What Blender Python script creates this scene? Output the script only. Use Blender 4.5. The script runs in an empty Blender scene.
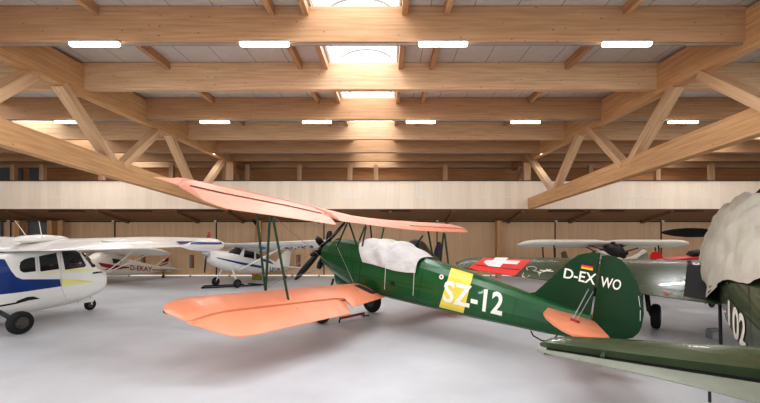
import bpy, bmesh, math, random
from mathutils import Vector, Matrix
from mathutils.bvhtree import BVHTree
random.seed(7)
C = bpy.context.scene.collection
F, HC, H0, CX = 400.0, 2.05, 234.5, 387.0       # focal length in pixels, eye height, horizon row, vanishing column
CAM = Vector((0, 0, HC))

# ------------------------------------------------------------------ camera
cd = bpy.data.cameras.new('camera'); cam = bpy.data.objects.new('camera', cd); C.objects.link(cam)
cam.location = CAM; cam.rotation_euler = (math.radians(90), 0, 0)
cd.sensor_width = 36; cd.lens = F / 760 * 36
cd.shift_x = -(CX - 380) / 760; cd.shift_y = (H0 - 201.5) / 760
cd.clip_end = 300
bpy.context.scene.camera = cam

def at(px, py, Y): return Vector(((px - CX) * Y / F, Y, HC - (py - H0) * Y / F))
def lerp(tab, t):
    if t <= tab[0][0]: return tab[0][1]
    for (a, va), (b, vb) in zip(tab, tab[1:]):
        if t <= b: return va + (vb - va) * (t - a) / (b - a) if b > a else vb
    return tab[-1][1]

# ------------------------------------------------------------------ materials
def lin(c):
    return tuple(((x / 255) / 12.92 if x / 255 <= 0.04045 else ((x / 255 + 0.055) / 1.055) ** 2.4) for x in c) + (1,)
def mat(name, rgb, rough=0.5, metal=0.0, noise=0.0, nscale=6.0, bump=0.0, bscale=20.0, coat=0.0, spec=0.5, emit=0, stretch=(1, 1, 1)):
    m = bpy.data.materials.new(name); m.use_nodes = True
    nt = m.node_tree; b = nt.nodes['Principled BSDF']; L = nt.links.new
    b.inputs['Base Color'].default_value = lin(rgb); b.inputs['Roughness'].default_value = rough
    b.inputs['Metallic'].default_value = metal; b.inputs['Specular IOR Level'].default_value = spec
    b.inputs['Coat Weight'].default_value = coat
    tc = nt.nodes.new('ShaderNodeTexCoord'); mp = nt.nodes.new('ShaderNodeMapping'); mp.inputs['Scale'].default_value = stretch
    L(tc.outputs['Object'], mp.inputs['Vector'])
    if noise:
        n = nt.nodes.new('ShaderNodeTexNoise'); n.inputs['Scale'].default_value = nscale; n.inputs['Detail'].default_value = 5
        r = nt.nodes.new('ShaderNodeValToRGB'); c = lin(rgb)
        r.color_ramp.elements[0].position = .3; r.color_ramp.elements[1].position = .7
        r.color_ramp.elements[0].color = tuple(x * (1 - noise) for x in c[:3]) + (1,)
        r.color_ramp.elements[1].color = tuple(min(1, x * (1 + noise)) for x in c[:3]) + (1,)
        L(mp.outputs[0], n.inputs['Vector']); L(n.outputs['Fac'], r.inputs[0]); L(r.outputs[0], b.inputs['Base Color'])
    if bump:
        n2 = nt.nodes.new('ShaderNodeTexNoise'); n2.inputs['Scale'].default_value = bscale; n2.inputs['Detail'].default_value = 4
        bp = nt.nodes.new('ShaderNodeBump'); bp.inputs['Strength'].default_value = bump; bp.inputs['Distance'].default_value = .05
        L(mp.outputs[0], n2.inputs['Vector']); L(n2.outputs['Fac'], bp.inputs['Height']); L(bp.outputs[0], b.inputs['Normal'])
    if emit:
        b.inputs['Emission Color'].default_value = (1, .96, .9, 1); b.inputs['Emission Strength'].default_value = emit
    return m
def wood(name, rgb, dark=.78, axis=0, knots=.5, lam=.045):
    """glulam: grain along one local axis, lamella lines, knots"""
    m = bpy.data.materials.new(name); m.use_nodes = True
    nt = m.node_tree; N = nt.nodes.new; L = nt.links.new; b = nt.nodes['Principled BSDF']
    b.inputs['Roughness'].default_value = .6; b.inputs['Specular IOR Level'].default_value = .25
    tc = N('ShaderNodeTexCoord'); mp = N('ShaderNodeMapping')
    s = [26, 26, 26]; s[axis] = 1.1
    mp.inputs['Scale'].default_value = s; L(tc.outputs['Object'], mp.inputs[0])
    n = N('ShaderNodeTexNoise'); n.inputs['Scale'].default_value = 1; n.inputs['Detail'].default_value = 6; L(mp.outputs[0], n.inputs['Vector'])
    r = N('ShaderNodeValToRGB'); c = lin(rgb)[:3]
    r.color_ramp.elements[0].position = .33; r.color_ramp.elements[1].position = .68
    r.color_ramp.elements[0].color = (c[0] * dark, c[1] * dark * .94, c[2] * dark * .84, 1); r.color_ramp.elements[1].color = tuple(c) + (1,)
    L(n.outputs['Fac'], r.inputs[0])
    # lamella tone steps (board height)
    sx = N('ShaderNodeSeparateXYZ'); L(tc.outputs['Object'], sx.inputs[0])
    md = N('ShaderNodeMath'); md.operation = 'DIVIDE'; L(sx.outputs[2 if axis != 2 else 0], md.inputs[0]); md.inputs[1].default_value = lam
    fl = N('ShaderNodeMath'); fl.operation = 'FLOOR'; L(md.outputs[0], fl.inputs[0])
    w = N('ShaderNodeTexWhiteNoise'); w.noise_dimensions = '1D'; L(fl.outputs[0], w.inputs['W'])
    mr = N('ShaderNodeMapRange'); mr.inputs['To Min'].default_value = .95; mr.inputs['To Max'].default_value = 1.04; L(w.outputs['Value'], mr.inputs[0])
    mx = N('ShaderNodeMix'); mx.data_type = 'RGBA'; mx.blend_type = 'MULTIPLY'; mx.inputs[0].default_value = 1
    L(r.outputs[0], mx.inputs[6]); L(mr.outputs[0], mx.inputs[7])
    # knots
    mk = N('ShaderNodeMapping'); ks = [8, 8, 8]; ks[axis] = 4.4; mk.inputs['Scale'].default_value = ks; L(tc.outputs['Object'], mk.inputs[0])
    v = N('ShaderNodeTexVoronoi'); v.inputs['Scale'].default_value = 1; L(mk.outputs[0], v.inputs['Vector'])
    kr = N('ShaderNodeValToRGB'); kr.color_ramp.elements[0].position = .07; kr.color_ramp.elements[0].color = (1 - knots,) * 3 + (1,); kr.color_ramp.elements[1].position = .11; kr.color_ramp.elements[1].color = (1, 1, 1, 1)
    L(v.outputs['Distance'], kr.inputs[0])
    m2 = N('ShaderNodeMix'); m2.data_type = 'RGBA'; m2.blend_type = 'MULTIPLY'; m2.inputs[0].default_value = 1
    L(mx.outputs[2], m2.inputs[6]); L(kr.outputs[0], m2.inputs[7]); L(m2.outputs[2], b.inputs['Base Color'])
    return m
def fabric(name, rgb, pitch=.33, strength=.35, rough=.42, noise=.06):
    """doped fabric over ribs: ridges along the span"""
    m = mat(name, rgb, rough, noise=noise, nscale=2.2, spec=.4)
    nt = m.node_tree; N = nt.nodes.new; L = nt.links.new; b = nt.nodes['Principled BSDF']
    tc = N('ShaderNodeTexCoord'); wv = N('ShaderNodeTexWave'); wv.bands_direction = 'Y'; wv.inputs['Scale'].default_value = 1 / pitch / 3.14
    L(tc.outputs['Object'], wv.inputs['Vector']); bp = N('ShaderNodeBump'); bp.inputs['Strength'].default_value = strength; bp.inputs['Distance'].default_value = .02
    L(wv.outputs['Fac'], bp.inputs['Height']); L(bp.outputs[0], b.inputs['Normal'])
    return m

M_beam = wood('glulam spruce', (194, 154, 118)); M_beam2 = wood('glulam spruce pale', (222, 187, 152))
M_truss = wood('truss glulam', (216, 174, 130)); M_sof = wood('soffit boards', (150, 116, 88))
M_wall = wood('door boards', (230, 200, 168), dark=.92, axis=2, knots=.1, lam=.14)
M_fascia = wood('fascia boards', (238, 224, 208), dark=.97, axis=2, knots=.15, lam=.28)
M_deck = mat('grey roof boards', (196, 190, 182), .8, noise=.04)
def seams(m, pitch):
    nt = m.node_tree; N = nt.nodes.new; L = nt.links.new; b = nt.nodes['Principled BSDF']; src = b.inputs['Base Color'].links[0].from_socket
    tc = N('ShaderNodeTexCoord'); sx = N('ShaderNodeSeparateXYZ'); L(tc.outputs['Object'], sx.inputs[0])
    d = N('ShaderNodeMath'); d.operation = 'DIVIDE'; L(sx.outputs[0], d.inputs[0]); d.inputs[1].default_value = pitch
    f = N('ShaderNodeMath'); f.operation = 'FRACT'; L(d.outputs[0], f.inputs[0]); g = N('ShaderNodeMath'); g.operation = 'LESS_THAN'; L(f.outputs[0], g.inputs[0]); g.inputs[1].default_value = .018
    x = N('ShaderNodeMix'); x.data_type = 'RGBA'; L(g.outputs[0], x.inputs[0]); L(src, x.inputs[6]); x.inputs[7].default_value = (.16, .15, .14, 1); L(x.outputs[2], b.inputs['Base Color'])
seams(M_deck, .73)
M_black = mat('black', (18, 18, 20), .5); M_dark = mat('dark grey', (52, 52, 54), .6, noise=.2)
M_rubber = mat('tyre rubber', (24, 24, 25), .75, noise=.2, nscale=30); M_hub = mat('wheel hub', (84, 80, 76), .45, .4)
M_white = mat('white paint', (236, 234, 228), .28, noise=.02, nscale=2, coat=.3); M_whitem = mat('matt white', (232, 230, 226), .6)
M_lamp = mat('lamp diffuser', (255, 250, 240), .4, emit=14); M_metal = mat('galvanised', (170, 170, 168), .4, .6)
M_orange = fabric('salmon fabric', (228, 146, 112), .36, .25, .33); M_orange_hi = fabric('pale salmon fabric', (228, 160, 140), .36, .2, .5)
M_green = mat('gloss green', (16, 80, 36), .3, noise=.14, nscale=1.5, coat=.15); M_green_d = mat('fin green', (10, 56, 24), .5, noise=.1, nscale=2, spec=.3)
M_strut = mat('strut green', (30, 62, 34), .4)
M_yellow = mat('yellow band', (236, 208, 84), .4, noise=.05); M_cream = mat('cream lettering', (240, 236, 222), .5)
M_olive = mat('olive drab', (66, 78, 54), .27, noise=.12, nscale=3, coat=.2); M_olive_l = mat('olive grey', (132, 136, 122), .4, noise=.08)
M_red = mat('signal red', (222, 52, 44), .4); M_redd = mat('dark red', (150, 30, 34), .4)
M_blue = mat('blue stripe', (12, 54, 122), .35, coat=.3); M_bluel = mat('light blue stripe', (44, 118, 190), .4); M_navy = mat('navy', (26, 30, 84), .4)
M_pyellow = mat('pale yellow stripe', (240, 234, 150), .4); M_gold = mat('gold', (240, 190, 40), .4)
M_canvas = mat('grey canvas', (196, 192, 188), .85, noise=.06, nscale=4, bump=.8, bscale=7)
M_sheet = mat('beige sheet', (200, 195, 181), .85, noise=.05, nscale=3, bump=.6, bscale=6)
M_glass = mat('tinted glass', (26, 30, 34), .08, spec=.8); M_engine = mat('engine metal', (44, 42, 42), .4, .5, noise=.3, nscale=20)
M_walk = mat('walkway grit', (48, 48, 50), .85, noise=.25, nscale=40); M_flash = mat('red flash', (214, 70, 50), .5)
M_windowgrey = mat('grey panel', (120, 122, 122), .5, noise=.05)

def floor_mat():
    m = mat('polished concrete', (206, 205, 207), .34, spec=.5)
    nt = m.node_tree; N = nt.nodes.new; L = nt.links.new; b = nt.nodes['Principled BSDF']
    tc = N('ShaderNodeTexCoord'); n = N('ShaderNodeTexNoise'); n.inputs['Scale'].default_value = .45; n.inputs['Detail'].default_value = 7; n.inputs['Roughness'].default_value = .55
    L(tc.outputs['Object'], n.inputs['Vector']); r = N('ShaderNodeValToRGB')
    r.color_ramp.elements[0].position = .3; r.color_ramp.elements[1].position = .72
    r.color_ramp.elements[0].color = lin((184, 185, 188)); r.color_ramp.elements[1].color = lin((212, 214, 219))
    L(n.outputs['Fac'], r.inputs[0]); L(r.outputs[0], b.inputs['Base Color'])
    n2 = N('ShaderNodeTexNoise'); n2.inputs['Scale'].default_value = 1.3; n2.inputs['Detail'].default_value = 3; L(tc.outputs['Object'], n2.inputs['Vector'])
    mr = N('ShaderNodeMapRange'); mr.inputs['To Min'].default_value = .3; mr.inputs['To Max'].default_value = .5; L(n2.outputs['Fac'], mr.inputs[0]); L(mr.outputs[0], b.inputs['Roughness'])
    return m
M_floor = floor_mat()

# ------------------------------------------------------------------ mesh helpers
class MB:
    def __init__(s): s.v = []; s.f = []
    def add(s, v, f):
        k = len(s.v); s.v += [tuple(p) for p in v]; s.f += [tuple(i + k for i in q) for q in f]; return s
    def box(s, c, d, R=None):
        x, y, z = d[0] / 2, d[1] / 2, d[2] / 2
        p = [Vector((a * x, b * y, e * z)) for a in (-1, 1) for b in (-1, 1) for e in (-1, 1)]
        if R: p = [R @ q for q in p]
        p = [q + Vector(c) for q in p]
        return s.add(p, [(0, 1, 3, 2), (4, 6, 7, 5), (0, 4, 5, 1), (2, 3, 7, 6), (0, 2, 6, 4), (1, 5, 7, 3)])
    def tube(s, p0, p1, r0, r1=None, n=10, flat=1.0, up=(0, 0, 1)):
        p0, p1 = Vector(p0), Vector(p1); r1 = r0 if r1 is None else r1
        d = (p1 - p0).normalized(); u = Vector(up)
        if abs(d.dot(u)) > .95: u = Vector((1, 0, 0))
        a = d.cross(u).normalized(); b = d.cross(a)
        rings = [[p + (a * math.cos(t) * flat + b * math.sin(t)) * r for t in [2 * math.pi * i / n for i in range(n)]] for p, r in ((p0, r0), (p1, r1))]
        return s.loft(rings)
    def path(s, pts, r, n=8):
        for a, b in zip(pts, pts[1:]): s.tube(a, b, r, n=n)
        return s
    def loft(s, rings, cap=True):
        n = len(rings[0]); v = [p for r in rings for p in r]; f = []
        for i in range(len(rings) - 1):
            for j in range(n):
                a, b = i * n + j, i * n + (j + 1) % n
                f.append((a, b, b + n, a + n))
        if cap: f += [tuple(range(n))[::-1], tuple(range(len(v) - n, len(v)))]
        return s.add(v, f)
    def lathe(s, c, axis, prof, n=24):
        """prof: list of (distance along axis, radius)"""
        c = Vector(c); d = Vector(axis).normalized(); u = Vector((0, 0, 1)) if abs(d.z) < .9 else Vector((1, 0, 0))
        a = d.cross(u).normalized(); b = d.cross(a)
        return s.loft([[c + d * t + (a * math.cos(q) + b * math.sin(q)) * r for q in [2 * math.pi * i / n for i in range(n)]] for t, r in prof])
    def prism(s, pts, t, axis=1, off=0):
        """flat outline (2D pairs in the two other axes) with thickness t along axis"""
        n = len(pts)
        def P(p, k):
            q = list(p); q.insert(axis, k); return q
        v = [P(p, off - t / 2) for p in pts] + [P(p, off + t / 2) for p in pts]
        return s.add(v, [tuple(range(n)), tuple(range(n, 2 * n))[::-1]] + [(i, i + n, (i + 1) % n + n, (i + 1) % n) for i in range(n)])
    def build(s, name, m, parent=None, smooth=True, auto=35, bevel=0):
        me = bpy.data.meshes.new(name); me.from_pydata(s.v, [], s.f)
        bm = bmesh.new(); bm.from_mesh(me); bmesh.ops.remove_doubles(bm, verts=bm.verts, dist=1e-5); bmesh.ops.recalc_face_normals(bm, faces=bm.faces)
        if bevel: bmesh.ops.bevel(bm, geom=[e for e in bm.edges if e.is_manifold and e.calc_face_angle(0) > .6], offset=bevel, segments=2, affect='EDGES', profile=.6)
        for e in bm.edges:
            e.smooth = (not e.is_manifold) or e.calc_face_angle(3) < math.radians(auto)
        for q in bm.faces: q.smooth = smooth
        bm.to_mesh(me); bm.free()
        me.materials.append(m)
        o = bpy.data.objects.new(name, me); C.objects.link(o)
        if parent: o.parent = parent
        return o
def tag(o, label=None, cat=None, group=None, kind=None):
    for k, v in (('label', label), ('category', cat), ('group', group), ('kind', kind)):
        if v: o[k] = v
    return o
def thing(name, label, cat, loc=(0, 0, 0), R=None, group=None):
    o = bpy.data.objects.new(name, None); C.objects.link(o); o.empty_display_size = .2
    m = (R.to_4x4() if R else Matrix.Identity(4)); m.translation = Vector(loc); o.matrix_world = m
    return tag(o, label, cat, group)
def rot(yaw, pitch=0, roll=0):
    return (Matrix.Rotation(math.radians(yaw), 3, 'Z') @ Matrix.Rotation(-math.radians(pitch), 3, 'Y') @ Matrix.Rotation(math.radians(roll), 3, 'X'))
def mworld(o):
    m = o.matrix_basis.copy(); p = o.parent
    while p: m = p.matrix_basis @ m; p = p.parent
    return m
def bvh(o):
    m = mworld(o); me = o.data
    return BVHTree.FromPolygons([m @ v.co for v in me.vertices], [tuple(p.vertices) for p in me.polygons])
def decal(name, target, polys, m, parent, off=.006, cuts=2, tree=None, maxd=99):
    """marks lying on a surface; polys are outlines in photo coordinates, traced onto the surface they are painted on"""
    if isinstance(polys, list) and len(polys) > 1 and name in ('panel_seam', 'red_stripe', 'aileron_seam', 'side_window', 'fin_stripe', 'trim_mark', 'blue_stripe'):
        tr = tree or bvh(target)
        return [decal(name, target, [p], m, parent, off, cuts, tr, maxd) for p in polys][0]
    tr = tree or bvh(target); inv = mworld(parent).inverted(); bm = bmesh.new()
    if isinstance(polys, tuple):
        vs = [bm.verts.new((x, y, 0)) for x, y in polys[0]]
        for f in polys[1]:
            try: bm.faces.new([vs[i] for i in f])
            except ValueError: pass
    else:
        for P in polys: bm.faces.new([bm.verts.new((x, y, 0)) for x, y in P])
    bmesh.ops.triangulate(bm, faces=bm.faces)
    for _ in range(cuts):
        es = [e for e in bm.edges if e.calc_length() > 2.0]
        if es: bmesh.ops.subdivide_edges(bm, edges=es, cuts=1); bmesh.ops.triangulate(bm, faces=bm.faces)
    dead = []; pos = {}
    for v in bm.verts:
        d = Vector(((v.co.x - CX) / F, 1, (H0 - v.co.y) / F)).normalized()
        h = tr.ray_cast(CAM, d)
        if h[0] is None or h[3] > maxd: dead.append(v); continue
        n = h[1] if h[1].dot(d) < 0 else -h[1]
        pos[v] = inv @ (h[0] + n * off)
    for v, p in pos.items(): v.co = p
    if dead: bmesh.ops.delete(bm, geom=dead, context='VERTS')
    me = bpy.data.meshes.new(name); bm.to_mesh(me); bm.free(); me.materials.append(m)
    o = bpy.data.objects.new(name, me); C.objects.link(o); o.parent = parent
    return o
def text_px(s, P0, P1, P2, P3, bold=.0, space=1.0):
    """lettering fitted in a four-cornered area: baseline left, baseline right, top right, top left"""
    cu = bpy.data.curves.new('lettering', 'FONT'); cu.body = s; cu.offset = bold; cu.space_character = space; cu.resolution_u = 3; cu.fill_mode = 'FRONT'
    o = bpy.data.objects.new('lettering', cu); C.objects.link(o)
    bpy.context.view_layer.update()
    me = bpy.data.meshes.new_from_object(o.evaluated_get(bpy.context.evaluated_depsgraph_get()))
    bpy.data.objects.remove(o)
    xs = [v.co.x for v in me.vertices]; ys = [v.co.y for v in me.vertices]; x0, x1, y0, y1 = min(xs), max(xs), min(ys), max(ys)
    P0, P1, P2, P3 = map(Vector, (P0, P1, P2, P3)); out = []
    for v in me.vertices:
        u = (v.co.x - x0) / (x1 - x0); w = (v.co.y - y0) / (y1 - y0)
        p = (P0 * (1 - u) + P1 * u) * (1 - w) + (P3 * (1 - u) + P2 * u) * w; out.append((p.x, p.y))
    return (out, [tuple(p.vertices) for p in me.polygons])
def line_px(a, b, w):
    a, b = Vector(a), Vector(b); n = (b - a).normalized(); n = Vector((-n.y, n.x)) * w / 2
    return [tuple(a + n), tuple(b + n), tuple(b - n), tuple(a - n)]
def hull_rings(secs, n=20, e=2.4):
    """secs: (x, half width, z bottom, z top[, squareness])"""
    R = []
    for s in secs:
        x, w, zb, zt = s[:4]; ee = s[4] if len(s) > 4 else e; zc = (zb + zt) / 2; h = (zt - zb) / 2; r = []
        for i in range(n):
            t = 2 * math.pi * (i + .5) / n; c, d = math.cos(t), math.sin(t)
            r.append((x, w * math.copysign(abs(c) ** (2 / ee), c), zc + h * math.copysign(abs(d) ** (2 / ee), d)))
        R.append(r)
    return R
def airfoil_wing(stations, zf, t=.11, n=9, camber=.03):
    """stations: (y, x leading, x trailing, x front cut, x rear cut) ; zf(x, y) gives the chord plane"""
    rings = []
    for y, xl, xt, xa, xb in stations:
        c = max(xl - xt, .02); up = []; lo = []
        for k in range(n + 1):
            s = k / n; s = s * s * (3 - 2 * s) if True else s
            x = xa + (xb - xa) * s; u = min(max((xl - x) / c, 0), 1)
            th = t * c * 5 * (.2969 * math.sqrt(u) - .126 * u - .3516 * u * u + .2843 * u ** 3 - .1015 * u ** 4) + .004
            z = zf(x, y) + camber * c * 4 * u * (1 - u)
            up.append((x, y, z + th)); lo.append((x, y, z - th))
        rings.append(up + lo[::-1])
    return MB().loft(rings)
def frange(a, b, n): return [a + (b - a) * i / n for i in range(n + 1)]
def wheel(parent, c, axis, r, w, m=None):
    ty = MB().lathe(c, axis, [(-w * .3, r * .5), (-w / 2, r * .55), (-w / 2, r * .8), (-w * .38, r * .93), (-w * .2, r * .99), (0, r), (w * .2, r * .99), (w * .38, r * .93), (w / 2, r * .8), (w / 2, r * .55), (w * .3, r * .5)]).build('tyre', M_rubber, parent)
    MB().lathe(c, axis, [(-w * .5, r * .12), (-w * .5, r * .3), (-w * .4, r * .36), (-w * .44, r * .52), (w * .44, r * .52), (w * .4, r * .36), (w * .5, r * .3), (w * .5, r * .12)], 20).build('hub', M_hub, ty)
    return ty
def timber(name, p0, p1, h, w, m, parent=None, kind='structure', up=(0, 0, 1)):
    """a squared timber from p0 to p1 (axis line), height h, width w; local x is its length"""
    p0, p1 = Vector(p0), Vector(p1); d = p1 - p0; x = d.normalized(); u = Vector(up)
    y = u.cross(x).normalized(); z = x.cross(y)
    o = MB().box((0, 0, 0), (d.length, w, h)).build(name, m, parent, smooth=False, bevel=.006)
    R = Matrix((x, y, z)).transposed().to_4x4(); R.translation = (p0 + p1) / 2
    o.matrix_basis = (parent.matrix_basis.inverted() @ R) if parent else R
    if not parent and kind: o['kind'] = kind
    return o

# ================================================================== the hangar
XL, XR, YB, YF = -21.0, 21.0, 19.5, -6.0
tag(MB().box((0, (YB + YF) / 2, -.1), (XR - XL, YB - YF, .2)).build('floor', M_floor, smooth=False), kind='structure')
bY = [4.3, 6.7, 8.9, 11.2, 13.55, 15.7, 17.6, 19.3]; ZB, ZT = 5.28, 5.88
TX = (-6.74, 6.0)
for i, y in enumerate([-2.8, -.4, 1.95] + bY):
    k = i - 3
    mm = M_beam2 if k in (2, 4, 7) else M_beam
    dz = [0] * 11
    o = timber('roof_beam', (XL, y + .08, (ZB + ZT) / 2), (XR, y + .08, (ZB + ZT) / 2), ZT - ZB, .16, mm)
# roof deck with openings for three barrel skylights
SK = [(-12.7, -11.2), (-1.27, .22), (11.9, 13.3)]
xs = [XL] + [v for s in SK for v in s] + [XR]
mb = MB()
for a, b in zip(xs[::2], xs[1::2]): mb.box(((a + b) / 2, (YB + YF) / 2 + .3, ZT + .06), (b - a, YB - YF + .6, .1))
tag(mb.build('ceiling', M_deck, smooth=False), kind='structure')
M_sky = mat('skylight polycarbonate', (250, 250, 252), .5)
nt = M_sky.node_tree; b_ = nt.nodes['Principled BSDF']; b_.inputs['Emission Color'].default_value = (.95, .97, 1, 1); b_.inputs['Emission Strength'].default_value = 1.6
M_curb = mat('skylight curb', (232, 234, 238), .6)
for i, (a, b) in enumerate(SK):
    w = thing('window_%d' % (i + 1), None, None, ((a + b) / 2, 0, ZT + .11)); w['kind'] = 'structure'
    hw = (b - a) / 2; rings = []
    for y in (YF, YB + .5):
        rings.append([(hw * math.cos(math.pi * k / 14), y, .34 + .42 * math.sin(math.pi * k / 14)) for k in range(15)])
    v = rings[0] + rings[1]; MB().add(v, [(k, k + 1, k + 16, k + 15) for k in range(14)]).build('vault', M_sky, w)
    MB().box((-hw, 6.75, .15), (.05, 26, .42)).box((hw, 6.75, .15), (.05, 26, .42)).build('curb', M_curb, w, smooth=False)
    for y in [5.6, 7.9, 10.1, 12.5, 14.8]:
        MB().path([(hw * .97 * math.cos(math.pi * k / 14), y, .33 + .40 * math.sin(math.pi * k / 14)) for k in range(15)], .022, 6).build('vault_rib', M_metal, w)
# joists between the beams
for x in (-4.87, -1.93, -1.36, .3, 1.0, 4.0, -7.8, -10.8, -13.6, 7.0, 10.0, 13.9):
    nb = timber('roof_joist', (x, YF, ZT - .075), (x, YB, ZT - .075), .17, .1, M_beam)
# trusses, running away from the camera
def YX(px, X): return F * X / (px - CX)
def tp(px, py, X): Y = YX(px, X); return Vector((X, Y, HC - (py - H0) * Y / F))
for ti, X in enumerate(TX):
    s = -1 if X < 0 else 1; xc = X + s * .11
    t = thing('roof_truss', 'glulam roof truss on the %s side, with sloping bottom chord' % ('left' if s < 0 else 'right'), None, (xc, 8, 4)); t['kind'] = 'structure'; t.pop('category', None)
    timber('top_chord', (xc, -4, 5.49), (xc, 19.3, 5.49), .66, .22, M_truss, t)
    z0 = lambda Y: (3.63 + (Y - 6.97) * -.0545) if s < 0 else (3.69 + (Y - 6.43) * -.053)
    timber('bottom_chord', (xc, 1.0, z0(1.0) + .23), (xc, 17.05, z0(17.05) + .23), .46, .22, M_truss, t)
    segs = [((64, 84), (115, 161)), ((125, 166), (161, 131)), ((172, 134), (194, 185)), ((208, 186), (228, 156))] if s < 0 else \
           [((672, 85), (628, 162)), ((587, 128), (621, 166)), ((577, 133), (553, 190)), ((526, 155), (551, 192))]
    for a, b in segs:
        timber('diagonal', tp(*a, X) + Vector((s * .11, 0, 0)), tp(*b, X) + Vector((s * .11, 0, 0)), .24, .18, M_beam2, t, up=(s, 0.01, 0))
    a = tp(34, 74, X) if s < 0 else tp(700, 74, X); b_ = tp(-30, 112, X) if s < 0 else tp(790, 118, X)
    timber('diagonal', a + Vector((s * .11, 0, -.02)), b_ + Vector((s * .11, 0, 0)), .34, .18, M_beam2, t, up=(s, 0.01, 0))
    # second half, meeting the wall structure
    timber('post', (xc, 17.5, 4.0), (xc, 17.5, 5.2), .3, .2, M_beam2, t, up=(s, 0, 0))
    timber('diagonal', (xc, 17.7, 5.2), (xc, 18.9, 4.2), .2, .16, M_beam2, t, up=(s, 0.01, 0))
    bolt = MB()
    for (px, py) in ([(60, 58), (64, 62), (62, 78), (66, 82), (58, 76), (121, 168), (126, 168), (121, 173), (126, 173)] if s < 0 else [(675, 59), (682, 54), (675, 77), (682, 73), (620, 168), (615, 169), (620, 173), (615, 174)]):
        p = tp(px, py, X); bolt.lathe(p, (-s, 0, 0), [(0, .022), (.012, .022)], 8)
    bolt.build('bolt_heads', M_metal, t)
# fascia, soffit, back wall
ZFB, ZFT = HC + 25.5 * 17.15 / F, HC + 53.5 * 17.15 / F
fas = tag(MB().box((0, 17.25, (ZFB + ZFT) / 2), (XR - XL, .2, ZFT - ZFB)).build('trim_1', M_fascia, smooth=False), kind='structure')
tag(MB().box((0, 17.23, ZFT + .012), (XR - XL, .26, .024)).build('trim_2', M_black, smooth=False), kind='structure')
for (a, b) in ((340, 360), (417, 438), (478, 492), (497, 513), (623, 640), (643, 660), (700, 716), (118, 136), (48, 66), (196, 212), (264, 281)):
    pa, pb = at(a, 183.5, 17.14), at(b, 197, 17.14)
    hp = MB()
    hp.box(((pa.x + pb.x) / 2, 17.147, pb.z), (pb.x - pa.x, .012, .035))
    if a in (417, 340, 623): hp.box((pb.x if a == 340 else pa.x, 17.147, (pa.z + pb.z) / 2), (.035, .012, pa.z - pb.z))
    tag(hp.build('trim_3', M_whitem, smooth=False), kind='structure')
ZW = HC + 14.0 * YB / F
sl = math.atan2(ZFB - ZW, YB - 17.3)
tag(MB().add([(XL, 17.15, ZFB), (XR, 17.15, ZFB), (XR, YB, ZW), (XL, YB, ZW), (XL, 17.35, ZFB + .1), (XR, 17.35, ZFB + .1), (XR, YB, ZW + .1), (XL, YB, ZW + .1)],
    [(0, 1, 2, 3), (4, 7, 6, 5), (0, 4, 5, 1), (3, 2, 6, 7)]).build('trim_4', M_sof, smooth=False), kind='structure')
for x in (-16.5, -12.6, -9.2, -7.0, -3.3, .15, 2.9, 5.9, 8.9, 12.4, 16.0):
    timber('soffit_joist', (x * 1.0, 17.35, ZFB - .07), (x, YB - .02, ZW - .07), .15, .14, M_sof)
for (a, b) in ((52, 86), (114, 153), (178, 232), (548, 582), (668, 700), (600, 622), (290, 330), (380, 410)):
    pa, pb = at(a, 211, 17.6), at(b, 211, 17.6)
    tag(MB().box(((pa.x + pb.x) / 2, 17.5, ZFB - .075), (pb.x - pa.x, .2, .03)).build('trim_5', M_black, smooth=False), kind='structure')
tag(MB().box((0, YB + .1, ZW / 2), (XR - XL, .2, ZW + .1)).build('wall_back', M_wall, smooth=False), kind='structure')
M_up = wood('upper wall boards', (206, 156, 112), axis=0, knots=.2)
tag(MB().box((0, YB + .3, (ZW + ZT) / 2 + .1), (XR - XL, .2, ZT - ZW + .3)).build('wall_upper', M_up, smooth=False), kind='structure')
tag(MB().box((XL - .1, (YB + YF) / 2, ZT / 2), (.2, YB - YF, ZT)).build('wall_left', M_wall, smooth=False), kind='structure')
tag(MB().box((XR + .1, (YB + YF) / 2, ZT / 2), (.2, YB - YF, ZT)).build('wall_right', M_wall, smooth=False), kind='structure')
for px in (445, 300, 376, 350, 520, 711, 590, 657, 225, 172, 102, 43, 14, 248):
    p = at(px, 175, 18.4)
    timber('upper_post', (p.x, 18.4, 4.0), (p.x, 18.4, 5.26), .2, .2, M_beam2, up=(0, 1, 0))
o = MB()
for (a, b) in ((-20, 18), (26, 40)):
    pa, pb = at(a, 167, 19.4), at(b, 182, 19.4); o.box(((pa.x + pb.x) / 2, 19.62, (pa.z + pb.z) / 2), (pb.x - pa.x, .08, pa.z - pb.z))
tag(o.build('window_4', M_windowgrey, smooth=False), kind='structure')
# sliding door seams, rail, seam caps, peep windows, glowing strip for daylight under the doors
M_line = mat('seam', (60, 44, 34), .7); M_peep = mat('peep frame', (150, 98, 66), .6); M_peepg = mat('peep glass', (150, 148, 142), .3)
tag(MB().box((0, YB - .05, ZW - .05), (XR - XL, .08, .05)).build('trim_6', M_black, smooth=False), kind='structure')
for i, px in enumerate((-90, 11, 63.5, 115, 216.5, 324, 437, 555, 661, 760)):
    x = (px - CX) * YB / F
    tag(MB().box((x, YB - .012, ZW / 2), (.05, .03, ZW)).build('trim_7', M_line, smooth=False), kind='structure')
    tag(MB().box((x, YB - .12, ZW - .03), (.1, .1, .1)).build('trim_8', M_whitem, smooth=False, bevel=.01), kind='structure')
for px in (143.5, 192, 298.5, 604, 365, 716):
    x = (px - CX) * YB / F; z0, z1 = HC - (268 - H0) * YB / F, HC - (255 - H0) * YB / F
    d = MB().box((x, YB - .02, (z0 + z1) / 2), (.2, .05, z1 - z0)).build('window_5', M_peep, smooth=False); d['kind'] = 'structure'
    MB().box((x - .04, YB - .05, (z0 + z1) / 2), (.07, .02, z1 - z0 - .08)).build('pane', M_peepg, d, smooth=False)
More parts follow.
